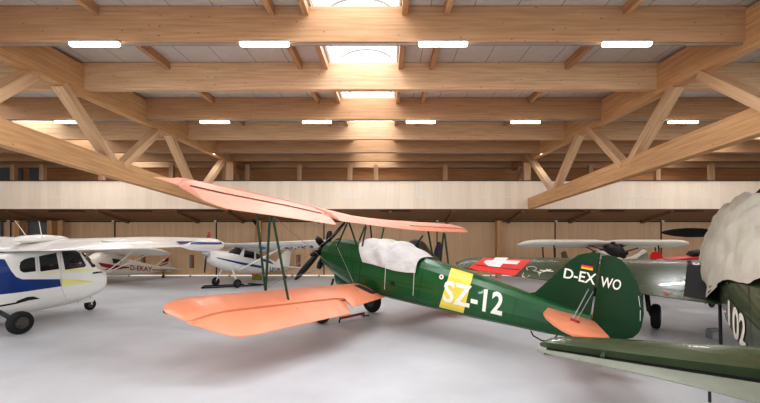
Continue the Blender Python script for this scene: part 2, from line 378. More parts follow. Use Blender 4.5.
M_gap = mat('bright floor gap', (250, 248, 244), .5); M_gap.node_tree.nodes['Principled BSDF'].inputs['Emission Color'].default_value = (1, .98, .95, 1); M_gap.node_tree.nodes['Principled BSDF'].inputs['Emission Strength'].default_value = .5
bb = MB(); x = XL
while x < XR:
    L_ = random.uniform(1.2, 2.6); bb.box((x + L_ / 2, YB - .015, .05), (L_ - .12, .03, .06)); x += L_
tag(bb.build('door_gap_glow', M_gap, smooth=False), kind='structure')  # daylight under the doors, put into a glowing strip along the wall foot
tag(MB().box((0, YB - .03, .01), (XR - XL, .1, .02)).build('baseboard_track', M_dark, smooth=False), kind='structure')
for (a, b, y, m) in ((-40, 0, 19.3, M_windowgrey), (27, 47, 19.3, M_windowgrey)):
    pa, pb = at(a, 217, y), at(b, 262, y)
    tag(MB().box(((pa.x + pb.x) / 2, y + .1, ZW / 2), (pb.x - pa.x, .1, ZW - .1)).build('door_1', m, smooth=False), kind='structure')
for (px, w) in ((20.5, 8), (53, 9), (61, 3), (259, 3.5), (498.5, 8)):
    y = 19.0; x = (px - CX) * y / F; timber('wall_post', (x, y, .0), (x, y, ZW - .02), w * y / F, .22, M_truss, up=(0, 1, 0))
# black downpipe on the back wall
pipe = tag(MB().path([(-6.27, 19.3, .1), (-6.27, 19.3, 2.5), (-6.45, 19.3, 2.72)], .06, 10).build('downpipe', M_black), 'black vertical pipe fixed to the boarded back wall behind the blue-striped plane', 'pipe')

# ceiling lights
def light_unit(x, Y, z, where):
    t = thing('ceiling_light', where, 'ceiling light', (x, Y, z), group='linear ceiling lights under the beams')
    MB().box((0, 0, .035), (.84, .08, .04)).build('housing', M_metal, t, smooth=False, bevel=.008)
    MB().box((0, 0, -.012), (.80, .09, .055)).build('diffuser', M_lamp, t, smooth=False, bevel=.015)
n1 = ['first', 'second', 'third', 'fourth']
for i, px in enumerate((98, 266, 442.5, 624)):
    light_unit((px - CX) * 6.7 / F, 6.62, HC + 191 * 6.62 / F, 'bright linear light under the nearest timber beam, %s from the left' % n1[i])
n2 = ['far left end, left of the truss', 'second from the left', 'third from the left', 'right of the skylight', 'just left of the right truss', 'far right end, beyond the right truss']
for i, px in enumerate((72, 216, 317.5, 420.5, 524.5, 681)):
    light_unit((px - CX) * 11.2 / F, 11.12, HC + 112.7 * 11.12 / F, 'small linear light under the farther lit beam, %s' % n2[i])
for y, nm in ((6.62, 1), (11.12, 3), (15.65, 5)):
    tag(MB().box((0, y + .14, ZB - .014), (XR - XL, .035, .025)).build('trim_9', M_metal, smooth=False), kind='structure')

# ================================================================== green and orange biplane
RB = rot(138.092, 6.781, 3.756); OB = Vector((-1.7277, 10.5545, 1.6558))
fw = thing('biplane', 'green biplane with salmon orange wings and the letters D-EXWO on its fin', 'aeroplane', OB, RB)
def wb(R, o, p): return R.transposed() @ (Vector(p) - o)
W_TAB = [(-.42, .36), (-.5, .43), (-.7, .48), (-1.2, .5), (-2, .5), (-3, .47), (-4, .40), (-5, .29), (-6, .16), (-6.62, .05)]
T_TAB = [(-.42, .22), (-.5, .29), (-.85, .39), (-1.1, .41), (-1.66, .40), (-3.4, .33), (-4.02, .26), (-4.5, .21), (-5.44, .09), (-5.67, .05), (-6.62, -.06)]
B_TAB = [(-.42, -.34), (-.6, -.42), (-.8, -.5), (-1.2, -.62), (-1.6, -.69), (-2.56, -.71), (-2.95, -.69), (-4.08, -.64), (-4.55, -.62), (-5.16, -.58), (-6.0, -.53), (-6.62, -.46)]
rv = lambda t: [(-a, b) for a, b in t]
secs = []
for x in [-.42, -.46, -.52, -.62, -.8, -1.0, -1.2, -1.6, -2.0, -2.5, -3.0, -3.5, -4.0, -4.5, -5.0, -5.5, -6.0, -6.3, -6.62]:
    secs.append((x, lerp(rv(W_TAB), -x), lerp(rv(B_TAB), -x), lerp(rv(T_TAB), -x), 2.15 if x > -1.5 else 2.5))
M_gapc = mat('shadowed hinge gap', (92, 34, 22), .7)
fus = MB().loft(hull_rings(secs, 16)).build('fuselage', M_green, fw, auto=6)
tfus = bvh(fus)
# panel seams and details
decal('band', fus, [[(452.3, 265.0), (474.0, 271.4), (462.0, 319), (437.2, 312.8)]], M_yellow, fus, .006, 4, tfus)
decal('fuselage_lettering', fus, text_px('SZ-12', (443.0, 301.3), (502, 316.0), (504.5, 293.3), (445.0, 280), .025, 1.05), M_cream, fus, .014, 3, tfus)
disc = [(441.6 + 2.3 * math.cos(t), 277 + 2.5 * math.sin(t)) for t in [k * math.pi / 8 for k in range(16)]]
decal('round_emblem', fus, [disc], M_whitem, fus, .008, 0, tfus)
decal('emblem_centre', fus, [[(441.6 + 1.2 * math.cos(t), 277 + 1.3 * math.sin(t)) for t in [k * math.pi / 4 for k in range(8)]]], M_red, fus, .012, 0, tfus)
decal('step_opening', fus, [[(390.5, 285), (390, 282), (392.5, 280.6), (395, 282.5), (395.4, 286)]], M_black, fus, .006, 0, tfus)
seams = [line_px((351, 240), (354, 288), .5), line_px((361, 262), (358, 290), .5), line_px((343, 272), (433, 289), .45), line_px((336, 256), (440, 268), .4), line_px((425, 262), (417, 303), .4),
         line_px((468, 318), (455, 320), .3), line_px((519, 291), (510, 326), .4), line_px((340, 284), (436, 307), .4)]
decal('panel_seam', fus, seams, M_green_d, fus, .005, 3, tfus)
# cowling ring bottom bulge / air intake under the nose
MB().loft(hull_rings([(-.75, .12, -.62, -.4), (-.9, .2, -.78, -.38), (-1.3, .22, -.8, -.38), (-1.75, .12, -.72, -.45)], 14)).build('chin_intake', M_green, fus)
# engine
eng = MB().lathe((-.12, 0, 0), (-1, 0, 0), [(0, .1), (.02, .17), (.12, .2), (.3, .21)], 20).build('engine', M_engine, fw)
for k in range(7):
    a = 2 * math.pi * k / 7 + .0; d = Vector((0, math.sin(a), math.cos(a)))
    c = MB(); c.tube(Vector((-.24, 0, 0)) + d * .16, Vector((-.24, 0, 0)) + d * .46, .06, .065, 12)
    for q in range(6): c.tube(Vector((-.24, 0, 0)) + d * (.2 + q * .042), Vector((-.24, 0, 0)) + d * (.215 + q * .042), .088, n=14)
    c.tube(Vector((-.24, 0, 0)) + d * .45, Vector((-.24, 0, 0)) + d * .52, .075, .05, 10)
    c.tube(Vector((-.14, 0, 0)) + d * .15, Vector((-.16, 0, 0)) + d * .48, .014, n=6)
    c.build('cylinder', M_engine, eng)
prop = MB().lathe((.05, 0, 0), (-1, 0, 0), [(-.06, .02), (-.04, .05), (0, .07), (.14, .08)], 16).build('propeller', M_dark, fw)
A = math.radians(42.1)
for s in (1, -1):
    d = Vector((0, s * math.sin(A), -s * math.cos(A))); e = Vector((0, math.cos(A), math.sin(A))); rings = []
    for r, w, tw in ((.05, .05, 60), (.2, .055, 45), (.45, .075, 32), (.75, .08, 24), (.95, .06, 18), (1.04, .035, 15), (1.08, .012, 15)):
        q = math.radians(tw); cc = e * math.cos(q) * s + Vector((1, 0, 0)) * math.sin(q); nn = d.cross(cc); th = .035 * (1.1 - r)+.006
        rings.append([d * r + cc * w * math.cos(t) + nn * th * math.sin(t) for t in [2 * math.pi * k / 12 for k in range(12)]])
    MB().loft(rings).build('blade', M_black, prop)
# wings
kl = math.sin(math.radians(10.025)); s_l, d_l = .255 / 4.548, -.178 / 4.548
zl = lambda x, y: -.512 + d_l * abs(y) + kl * (x + 1.712 + s_l * abs(y))
ku = math.sin(math.radians(11.846)); s_u, d_u = .112 / 4.557, .194 / 4.557
zu = lambda x, y: .953 + d_u * abs(y) + ku * (x + .95 + s_u * abs(y))
LE = [(.15, -1.82), (4.1, -1.88), (4.28, -1.92), (4.42, -1.98), (4.5, -2.07), (4.54, -2.2)]
TEfull = [(.15, -2.58), (.4, -2.64), (1.40, -2.85), (1.41, -2.9), (1.59, -3.03), (3.83, -3.25), (4.0, -3.14), (4.15, -2.96), (4.37, -2.62), (4.54, -2.3)]
TAl = [(1.44, -2.68), (1.62, -3.04), (3.83, -3.25), (4.0, -3.14), (4.15, -2.96), (4.37, -2.62), (4.54, -2.3)]
HG = [(1.40, -2.57), (4.16, -2.64), (4.37, -2.62), (4.54, -2.29)]
def half_wing(s, LE, TE, HG, y0, ya, ytip, zf, m, TA=None):
    """fixed panel and aileron of one half; s = +1 port, -1 starboard"""
    st = []
    for y in frange(y0, ya - .002, 5): st.append((s * y, lerp(LE, y), lerp(TE, y), lerp(LE, y), lerp(TE, y)))
    for y in frange(ya, ytip - .5, 10) + frange(ytip - .45, ytip, 9): st.append((s * y, lerp(LE, y), lerp(TE, y), lerp(LE, y), lerp(HG, y)))
    main = airfoil_wing(st, zf)
    st = []
    y1 = HG[-2][0]
    for y in frange(ya + .04, ya + .5, 6) + frange(ya + .6, y1 - .5, 6) + frange(y1 - .46, y1, 7): st.append((s * y, lerp(LE, y), lerp(TA or TE, y), lerp(HG, y) - .03, min(lerp(TA or TE, y), lerp(HG, y) - .05)))
    return main, airfoil_wing(st, lambda x, y: zf(x, y) - .015)
lw = None
for s, nm in ((1, 'port'), (-1, 'starboard')):
    a, b = half_wing(s, LE, TEfull, HG, .15, 1.40, 4.54, zl, M_orange, TAl)
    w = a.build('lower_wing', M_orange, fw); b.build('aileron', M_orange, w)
    if s > 0: lw = w
tl = bvh(lw)
decal('hinge_gap', lw, [line_px((204, 319.6), (236, 315.4), 1.3), line_px((236, 315.4), (270, 310.6), 1.1), line_px((270, 310.6), (346, 300.0), .9)], M_gapc, lw, .01, 3, tl)
decal('wing_walk', lw, [[(353.5, 285.5), (359.5, 285.0), (378, 293.2), (371.5, 294.2)]], M_walk, lw, .008, 2, tl)
p = wb(RB, OB, OB + RB @ Vector((-2.12, 4.56, zl(-2.12, 4.5))))
MB().lathe((-2.2, 4.5, zl(-2.2, 4.5) - .03), (.9, .3, 0), [(-.06, .01), (-.03, .028), (.03, .028), (.06, .01)], 10).build('wingtip_light', M_hub, lw)
LEu = [(0, -.9), (.96, -.80), (3.7, -.78), (4.15, -.82), (4.35, -.87), (4.46, -.94)]
TEu = [(0, -1.60), (.3, -1.65), (1.06, -1.79), (1.061, -1.85), (1.5, -2.18), (3.12, -2.34), (3.8, -2.42), (3.96, -2.36), (4.11, -2.12), (4.17, -1.4), (4.25, -1.22), (4.46, -.96)]
HGu = [(1.02, -1.36), (1.95, -1.16), (3.94, -1.10), (4.19, -1.2), (4.46, -.95)]
TAu = [(1.1, -1.5), (1.5, -2.2), (3.12, -2.34), (3.8, -2.42), (3.96, -2.36), (4.11, -2.12), (4.17, -1.4), (4.25, -1.22), (4.46, -.96)]
HGu = [(1.02, -1.42), (1.2, -1.32), (1.95, -1.19), (3.94, -1.12), (4.18, -1.25), (4.46, -.95)]
a, b = half_wing(1, LEu, TEu, HGu, 0, 1.06, 4.46, zu, M_orange_hi, TAu)
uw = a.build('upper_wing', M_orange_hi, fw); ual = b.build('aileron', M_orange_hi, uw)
LEs = [(0, -.9), (.4, -1.02), (1.06, -1.1), (3.32, -1.11), (4.15, -1.13), (4.4, -1.25), (4.55, -1.45)]
TEs = [(0, -1.60), (.3, -1.68), (1.24, -1.87), (3.07, -1.87), (3.9, -1.87), (4.2, -1.8), (4.45, -1.65), (4.55, -1.5)]
HGs = [(1.5, -1.62), (3.9, -1.62), (4.4, -1.62), (4.55, -1.5)]
a, b = half_wing(-1, LEs, TEs, HGs, 0, 1.5, 4.55, zu, M_orange_hi)
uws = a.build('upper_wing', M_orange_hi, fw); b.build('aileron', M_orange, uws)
decal('hinge_gap', ual, [line_px((190, 186.0), (224, 193.6), 1.2), line_px((224, 193.6), (289, 206.2), 1.0), line_px((289, 206.2), (331, 215.6), .9)], M_gapc, ual, .008, 3)
# pitot, hinges
HF = []
# interplane struts
for s in (1, -1):
    f0, r0 = Vector((-1.93, s * 2.75, zl(-1.93, 2.75) + .03)), Vector((-2.5, s * 2.62, zl(-2.5, 2.62) + .03))
    f1, r1, d1 = Vector((-1.3, s * 2.75, zu(-1.3, 2.75) - .03)), Vector((-1.98, s * 2.68, zu(-1.98, 2.68) - .03)), Vector((-1.9, s * 2.75, zu(-1.9, 2.75) - .03))
    if s > 0: f1 = Vector((-1.66, 3.0, zu(-1.66, 3.0) - .02)); d1 = Vector((-2.05, 2.93, zu(-2.05, 2.93) - .02)); r1 = Vector((-2.15, 2.95, zu(-2.15, 2.95) - .02))
    for q0, q1 in ((f0, f1), (f0, d1), (r0, r1)): MB().tube(q0, q1, .03, n=10, flat=.6, up=(1, 0, 0)).build('wing_strut', M_strut, fw)
# cabane struts
for y, L_ in ((.42, [((-1.02, .1), (-1.35, .82)), ((-1.76, .28), (-1.40, .82)), ((-1.87, -.05), (-1.97, .79))]), (-.42, [((-.91, .31), (-1.08, .84)), ((-1.37, .45), (-1.22, .84)), ((-1.68, .45), (-1.70, .80))])):
    for (a, b) in L_: MB().tube((a[0], y, a[1]), (b[0], y * 1.06, b[1]), .024, n=10, flat=.6, up=(1, 0, 0)).build('cabane_strut', M_strut, fw)
# bracing wires
for a, b in (((-.95, .45, -.3), (-1.6, 2.75, zl(-1.93, 2.75) + .05)), ((-1.0, .4, .25), (-2.45, .9, -.6)), ((-1.35, .45, .8), (-1.93, 2.75, zl(-1.93, 2.75) + .05)), ((-1.1, .46, -.3), (-1.66, 2.95, zu(-1.6, 2.95)))):
    MB().tube(a, b, .006, n=6).build('bracing_wire', M_metal, fw)
# undercarriage
for s, c in ((1, (321.5, 323.5)), (-1, (372, 312.3))):
    Y = F * HC / (c[1] - H0); Wp = Vector(((c[0] - CX) * Y / F, Y, .30)); q = wb(RB, OB, Wp)
    wheel(fw, q, (0, 1, 0), .30, .15)
    for x0 in (-.95, -1.7): MB().tube((x0, s * .3, -.6), q + Vector((0, -s * .09, 0)), .028, n=8).build('undercarriage_strut', M_strut, fw)
# fin and rudder, cut to outline in the plane of symmetry
finp = [(-5.52, 0.02), (-5.72, .10), (-6.0, .46), (-6.2, .72), (-6.3, .82), (-6.42, .87), (-6.61, .90), (-6.60, -.05), (-6.60, -.45), (-6.3, -.4), (-6.0, -.1)]
fin = MB().prism(finp, .05).build('fin', M_green_d, fw, bevel=.012)
rudp = [(-6.64, .86), (-6.72, .885), (-6.82, .875), (-6.92, .83), (-7.03, .72), (-7.12, .58), (-7.2, .42), (-7.26, .27), (-7.285, .12), (-7.28, -.07), (-7.26, -.16), (-7.2, -.25), (-7.1, -.31), (-6.88, -.35), (-6.63, -.46)]
rud = MB().prism(rudp, .045).build('rudder', M_green_d, fw, bevel=.012)
tv = BVHTree.FromPolygons([RB @ Vector(p) + OB for p in [(-5, .026, -1), (-8, .026, -1), (-8, .026, 1.5), (-5, .026, 1.5)]], [(0, 1, 2, 3)])
decal('fin_lettering', fin, text_px('D-EX', (563.3, 277.6), (595, 285.0), (597, 274.1), (565, 268), .015, 1.0), M_cream, fin, .006, 0, tv)
decal('rudder_lettering', rud, text_px('WO', (600.0, 286.6), (620.0, 290.6), (622.3, 280.2), (601.5, 276.2), .015, 1.0), M_cream, rud, .006, 0, tv)
fl = [(581.8, 262.6), (593.4, 264.6), (592.9, 270.6), (581.2, 268.4)]
for k, m in enumerate((M_black, M_red, M_gold)):
    a0, a1 = k / 3, (k + 1) / 3; P_ = lambda i, j, a: tuple(Vector(fl[i]) * (1 - a) + Vector(fl[j]) * a)
    decal('flag_stripe', fin, [[P_(0, 3, a0), P_(1, 2, a0), P_(1, 2, a1), P_(0, 3, a1)]], m, fin, .006, 0, tv)
decal('trim_mark', rud, [line_px((638.6, 296), (640.2, 307), .5), line_px((640.4, 310), (640.2, 321), .5)], M_whitem, rud, .006, 0, tv)
# tailplane (port visible, starboard mirrored)
ks = math.sin(math.radians(4))
zs = lambda x, y: -.13 + .02 * abs(y) + ks * (x + 6.2)
def invp(px, py, zfun):
    r = RB.transposed() @ Vector(((px - CX) / F, 1, (H0 - py) / F)); c = RB.transposed() @ (CAM - OB)
    lo, hi = 2, 12
    for _ in range(50):
        t = (lo + hi) / 2; p = c + r * t
        if (p.z - zfun(p.x, p.y)) > 0: lo = t
        else: hi = t
    return p
stp = [invp(*q, zs) for q in [(555, 306.5), (543.2, 313.4), (545.5, 317.6), (553, 324), (563, 330.5), (574, 335.6), (590, 338.6), (603, 339.2), (609.5, 338.2), (596, 322), (584, 311.2)]]
for s in (1, -1):
    v = [(p.x, s * max(p.y, .03) * (1 if s > 0 else .8), zs(p.x, p.y) + .02 - (.08 if s < 0 else 0)) for p in stp] + [(p.x, s * max(p.y, .03) * (1 if s > 0 else .8), zs(p.x, p.y) - .02 - (.08 if s < 0 else 0)) for p in stp]; n = len(stp)
    tp_ = MB().add(v, [tuple(range(n)), tuple(range(n, 2 * n))] + [(i, (i + 1) % n, (i + 1) % n + n, i + n) for i in range(n)]).build('tailplane', M_orange, fw, bevel=.008)
print('stab', [tuple(round(c, 2) for c in p) for p in stp])
h0, h1, h2 = invp(287, 303.5, zl), invp(294, 309, zl), invp(297, 312.5, zl); up_ = Vector((0, 0, .04))
MB().tube(h0 + up_, h1 + up_, .028, .022, 8).build('aileron_hinge', M_redd, lw); MB().tube(h1 + up_, h2 + up_, .03, .024, 8).build('hinge_end', M_black, lw)
a1 = invp(572, 322, zs)
MB().tube((-6.53, .03, .32), (a1.x, a1.y, a1.z + .03), .010, n=8).tube((-6.6, .03, .30), (a1.x - .05, a1.y - .02, a1.z + .03), .008, n=8).build('tail_strut', M_metal, fw)
MB().tube((a1.x + .02, a1.y, a1.z + .03), (a1.x - .1, a1.y + .05, a1.z + .03), .022, n=8).build('strut_fitting', M_redd, fw)
MB().path([(-5.75, .05, -.55), (-5.8, .05, -.62), (-5.95, .05, -.66), (-6.1, .05, -.63), (-6.18, .05, -.5)], .012, 8).build('lift_handle', M_black, fw)
MB().tube((-6.25, 0, -.45), (-6.55, 0, -.68), .03, n=8).tube((-6.5, 0, -.66), (-6.62, 0, -.72), .05, n=8).build('tail_skid', M_strut, fw)
# cockpit canvas
rings = []
ctop = [(1.74, .45), (1.78, .50), (1.86, .52), (2.1, .50), (2.48, .54), (2.81, .52), (3.1, .43), (3.3, .375), (3.5, .34)]
cbot = [(1.6, .0), (2.4, .0), (3.0, -.03), (3.3, -.01), (3.5, .02)]
cw = [(1.6, .52), (2.2, .53), (3.0, .50), (3.5, .47)]
for i in range(61):
    s_ = i / 60; r = []
    for k in range(61):
        t = math.pi * k / 60; c, d = math.cos(t), math.sin(t)
        x = (1.74 + .34 * (1 - d) ** 1.5) * (1 - s_) + (3.46 + .05 * (1 - d)) * s_
        zt, zb, w = lerp(ctop, x), lerp(cbot, x), lerp(cw, x)
        yy = w * math.copysign(abs(c) ** .72, c); zz = zb + (zt - zb) * d ** .9
        e = min(1, 6 * s_, 6 * (1 - s_)) * .8 + .2
        f = (.034 * math.sin(7 * x + 6 * d + 1.5 * math.sin(5 * x)) + .03 * abs(math.sin(6.5 * x - 4.5 * d + 1)) - .012) * e
        r.append((-x, yy * (1 + f * .9), zz + f * (d * .9 + .1)))
    rings.append(r)
v = [p for r in rings for p in r]; n = 61; f = [(i * n + j, i * n + j + 1, (i + 1) * n + j + 1, (i + 1) * n + j) for i in range(len(rings) - 1) for j in range(n - 1)]
cov = thing('cockpit_cover', 'crumpled light grey canvas sheet tied over the cockpits of the green biplane', 'cover', OB, RB)
sh = MB().add(v, f).build('canvas', M_canvas, cov, auto=80)
for px in (386, 414.5):
    tr = tfus; pts = []
    for k in range(12):
        d = Vector(((px - k * .1 - CX) / F, 1, (H0 - (265 + (0 if px < 400 else 6) + k * 2.2)) / F)).normalized(); h = tr.ray_cast(CAM, d)
        if h[0]: pts.append(RB.transposed() @ (h[0] + h[1] * .012 - OB))
    if len(pts) > 1: MB().path(pts, .008, 6).build('tie_strap', M_sheet, cov)

# ================================================================== olive trainer on the right
RP = rot(54.7, 11.102, -.589); OP = Vector((6.361, 6.781, .814))
p2 = thing('trainer_aeroplane', 'olive drab low-wing trainer with 102 on its side and a white cross on its wing', 'aeroplane', OP, RP)
zw = lambda x, y: (abs(y) - .63) * math.tan(math.radians(3.994)) + x * math.tan(math.radians(2.844))
fs = [(4.15, .12, .32, .6, 2.2), (4.05, .26, .18, .76, 2.2), (3.8, .38, .02, .92, 2.3), (3.2, .44, -.14, 1.0, 2.4), (2.4, .48, -.2, 1.02, 2.6), (1.2, .54, -.26, 1.05, 3), (.2, .57, -.3, 1.07, 2.9), (-.8, .57, -.32, 1.08, 2.8), (-1.6, .54, -.26, 1.08, 2.7), (-2.6, .44, -.1, 1.04, 2.6), (-3.6, .27, .1, .9, 2.5), (-4.6, .13, .32, .8), (-5.1, .05, .46, .74)]
pf = MB().loft(hull_rings(fs, 24, 2.3)).build('fuselage', M_olive, p2)
tpf = bvh(pf)
LEp = [(.3, 2.5), (.63, 2.48), (5.3, 1.42), (5.6, 1.28), (5.85, 1.08), (5.97, .8)]
TEp = [(.3, 0), (.63, 0), (5.3, .3), (5.6, .36), (5.85, .5), (5.97, .7)]
for s in (1, -1):
    st = [(s * y, lerp(LEp, y), lerp(TEp, y), lerp(LEp, y), lerp(TEp, y)) for y in frange(.3, 5.3, 8) + frange(5.4, 5.97, 7)]
    w = airfoil_wing(st, zw, t=.12, camber=.0).build('wing', M_olive, p2)
    if s > 0: pw = w
tw = bvh(pw)
decal('wing_walk', pw, [[(687.5, 261), (709, 259.6), (712, 306.5), (683, 301)]], M_walk, pw, .008, 3, tw)
decal('red_band', pw, [[(466, 269.5), (483.5, 258.0), (531.5, 259.7), (515.2, 275.8)]], M_red, pw, .006, 4, tw)
decal('white_cross', pw, [[(495, 257.8), (508.8, 258.1), (505.8, 260.6), (520.5, 261.3), (517, 264.8), (503, 264.0), (500, 267.6), (488.6, 266.6), (491.8, 263.4), (483.6, 262.8), (485.5, 260.8), (493.4, 260.4)]], M_whitem, pw, .012, 3, tw)
decal('aileron_seam', pw, [line_px((475, 265.2), (521, 270.5), .5), line_px((521, 270.5), (560, 274.5), .35), line_px((640, 286), (684, 291), .5), line_px((684, 290), (683.5, 300), .4)], M_black, pw, .014, 3, tw)
decal('stencil_marks', pw, [line_px((664, 293.2), (670, 294.0), .8), line_px((667.2, 292), (667, 295.6), .8), line_px((663, 291.2), (665, 291.4), .5), line_px((663, 296), (665, 296.3), .5), line_px((671, 292.2), (673, 292.4), .5), line_px((671, 296.6), (673, 296.9), .5), line_px((657.5, 285), (660, 285.2), .7)], M_flash, pw, .012, 1, tw)
ring_ = []
for k in range(14):
    t0, t1 = 2 * math.pi * k / 14, 2 * math.pi * (k + 1) / 14
    if k in (3, 4): continue
    ring_.append(line_px((531.5 + 5 * math.cos(t0), 269 + 2.2 * math.sin(t0)), (531.5 + 5 * math.cos(t1), 269 + 2.2 * math.sin(t1)), .35))
art = ring_ + [line_px((538, 273.5), (551, 270), 1.0), line_px((540, 270.6), (553.5, 271.8), .8), line_px((546, 269.6), (549, 271), .8), line_px((534, 271.5), (541, 272.5), .7), line_px((541, 272.5), (539, 276), .5), line_px((522, 276.3), (526, 278.0), .5), line_px((526, 278), (530, 275.8), .4), line_px((522, 276.5), (524, 273), .4)]
decal('painted_aeroplane_sketch', pw, art, M_whitem, pw, .012, 1, tw)
decal('fuselage_lettering', pf, text_px('102', (729.2, 332.8), (747.0, 350.5), (746.5, 317.5), (728.8, 299), .03, 1.0), M_cream, pf, .012, 3, tpf)
decal('lettering_dash', pf, [line_px((724.2, 311), (727, 312), 2.2)], M_cream, pf, .012, 0, tpf)
decal('stencil_marks', pf, [line_px((727, 283), (728.5, 283.5), 1.2)], M_flash, pf, .01, 0, tpf)
decal('panel_seam', pf, [line_px((727, 296), (760, 330), .5), line_px((748, 270), (752, 345), .4)], M_black, pf, .008, 3, tpf)
# undercarriage
for s in (1, -1):
    wp = Vector((5.86, 8.72, .27)) if s > 0 else Vector((5.86, 8.72, .27)) - RP @ Vector((0, 3.06, 0))
    if s < 0: wp.z = .27
    q = wb(RP, OP, wp); wheel(p2, q, (.05, 1, 0), .27, .17)
    top = Vector((1.45, s * 1.75, zw(1.3, 1.7)))
    MB().tube(top, q + Vector((.0, s * .12, .1)), .05, n=12).tube(q + Vector((0, s * .12, .12)), q + Vector((0, s * .08, 0)), .035, n=10).build('undercarriage_leg', M_black, p2)
    MB().box(q + Vector((.02, s * .24, .42)), (.2, .02, .4)).build('gear_door', M_dark, p2, smooth=False)
# tailplane + elevator
zt_ = lambda x, y: .78
LEt = [(.08, -3.5), (.9, -3.66), (1.9, -3.83), (2.3, -3.92), (2.45, -4.02), (2.53, -4.18)]
HT = [(.08, -4.22), (2.53, -4.21)]
TEt = [(.08, -4.78), (.6, -4.70), (1.3, -4.53), (2.1, -4.42), (2.4, -4.38), (2.53, -4.34)]
for s in (1, -1):
    ys = frange(.08, 2.2, 8) + frange(2.26, 2.53, 6)
    st = [(s * y, lerp(LEt, y), lerp(TEt, y) - .1, lerp(LEt, y), lerp(HT, y)) for y in ys]
    w = airfoil_wing(st, zt_, t=.13, camber=0).build('tailplane', M_olive, p2)
    st = [(s * y, lerp(HT, y) - .0, lerp(TEt, y), lerp(HT, y) - .09 - .07 * (2.53 - y) / 2.4, min(lerp(TEt, y), lerp(HT, y) - .1)) for y in ys]
    airfoil_wing(st, lambda x, y: .76 + .0 * y, t=.1, camber=0).build('elevator', M_olive_l, p2)
    MB().box((-4.25, s * 1.3, .745), (.22, 2.3, .012)).build('gap_shade', M_black, p2, smooth=False)  # black box standing in for the shade inside the elevator gap
    MB().box((-4.26, s * 1.86, .785), (.1, .04, .03)).build('elevator_hinge', M_olive, p2)
    MB().tube((-4.60, s * .98, .75), (-4.62, s * .98, .66), .012, n=8).build('static_wick', M_black, p2)
MB().prism([(-4.2, .7), (-4.7, 1.7), (-5.0, 1.85), (-5.4, 1.7), (-5.5, .9), (-5.3, .45), (-5.0, .4)], .06).build('fin', M_olive, p2, bevel=.015)
MB().tube((-4.7, 0, .45), (-4.85, 0, .2), .03, n=8).build('tail_leg', M_black, p2)
wheel(p2, Vector((-4.85, 0, .12)), (0, 1, 0), .12, .08)
# propeller, three broad dark blades
pp = MB().lathe((4.15, 0, .46), (1, 0, 0), [(0, .2), (.12, .19), (.3, .12), (.42, .02)], 20).build('propeller', M_dark, p2)
for ang in (89, 209, 329):
    a = math.radians(ang); d = Vector((0, math.sin(a), math.cos(a))); e = Vector((0, math.cos(a), -math.sin(a))); rings = []
    for r, w in ((.1, .06), (.3, .08), (.6, .15), (.9, .16), (1.2, .12), (1.4, .06), (1.47, .02)):
        q = math.radians(28); cc = e * math.cos(q) + Vector((1, 0, 0)) * math.sin(q); nn = d.cross(cc)
        rings.append([Vector((4.3, 0, .46)) + d * r + cc * w * math.cos(t) + nn * .025 * math.sin(t) for t in [2 * math.pi * k / 12 for k in range(12)]])
    MB().loft(rings).build('blade', M_black, pp)
# retractable boarding step
q0 = wb(RP, OP, at(719.5, 288, 7.3)); q1 = wb(RP, OP, at(721, 350, 7.05))
MB().tube(q0, q1, .026, n=8).build('boarding_step', M_black, p2)
# dust sheet over its canopy and nose
rings = []
ct = [(-2.7, 1.22), (-1.5, 1.42), (-.5, 1.6), (0, 1.66), (.6, 1.72), (1.4, 1.66), (2.2, 1.52), (2.9, 1.36), (3.6, 1.2), (4.1, 1.04), (4.4, .8)]
cb = [(.9, -.2), (1.2, -.3), (2.0, -.42), (2.8, -.3), (3.4, -.05), (4.4, .05)]
cw = [(-2.7, .52), (-1.5, .64), (.5, .68), (2.0, .66), (3.0, .60), (3.8, .55), (4.4, .34)]
hem = [(0, .5), (.15, .15), (.35, -.4), (.6, -1.3), (.8, -2.0), (1, -2.7)]
for i in range(91):
    s_ = i / 90; r = []
    for k in range(81):
        t = math.pi * k / 80; c, d = math.cos(t), math.sin(t)
        x = lerp(hem, d) * (1 - s_) + 4.4 * s_
        zt, zb, w = lerp(ct, x), lerp(cb, x), lerp(cw, x)
        f = .075 * math.sin(6.5 * x + 3.5 * d + 1.2 * math.sin(3 * x)) + .055 * abs(math.sin(7.5 * x - 3.5 * d + 2 * math.sin(4 * d))) + .03 * abs(math.sin(14 * x + 5 * d)) + .075 * abs(math.sin(6 * t + 1.6 * x + math.sin(3 * x))) + .03 * abs(math.sin(12 * t - 2.5 * x))
        f -= .06; f *= .35 + .65 * min(1, 5 * s_, 8 * (1 - s_))
        yy = w * math.copysign(abs(c) ** 1.0, c) * (1.06 - .06 * d); zz = zb + (zt - zb) * d ** (1.0 if x < 0 else 1.15)
        r.append((x + f * .3 + (.05 * math.sin(13 * t) if i == 0 else 0), yy * (1 + f), zz + f * (.15 + d * .8)))
    rings.append(r)
v = [p for r in rings for p in r]; n = 81; f = [(i * n + j, i * n + j + 1, (i + 1) * n + j + 1, (i + 1) * n + j) for i in range(len(rings) - 1) for j in range(n - 1)]
cv = MB().add(v, f).build('dust_sheet', M_sheet, None, auto=80); cv.matrix_basis = p2.matrix_basis.copy()
tag(cv, 'folded beige dust sheet draped over the canopy and nose of the olive trainer', 'cover')
# grey block on the floor under the trainer
bq = at(713.5, 337, 7.9)
tag(MB().box((bq.x, bq.y, .08), (.18, .18, .16)).box((bq.x, bq.y, .18), (.2, .08, .04)).build('wheel_block', mat('grey block', (150, 148, 144), .7, noise=.1), smooth=False, bevel=.01), 'grey block lying on the floor under the olive trainer', 'block')

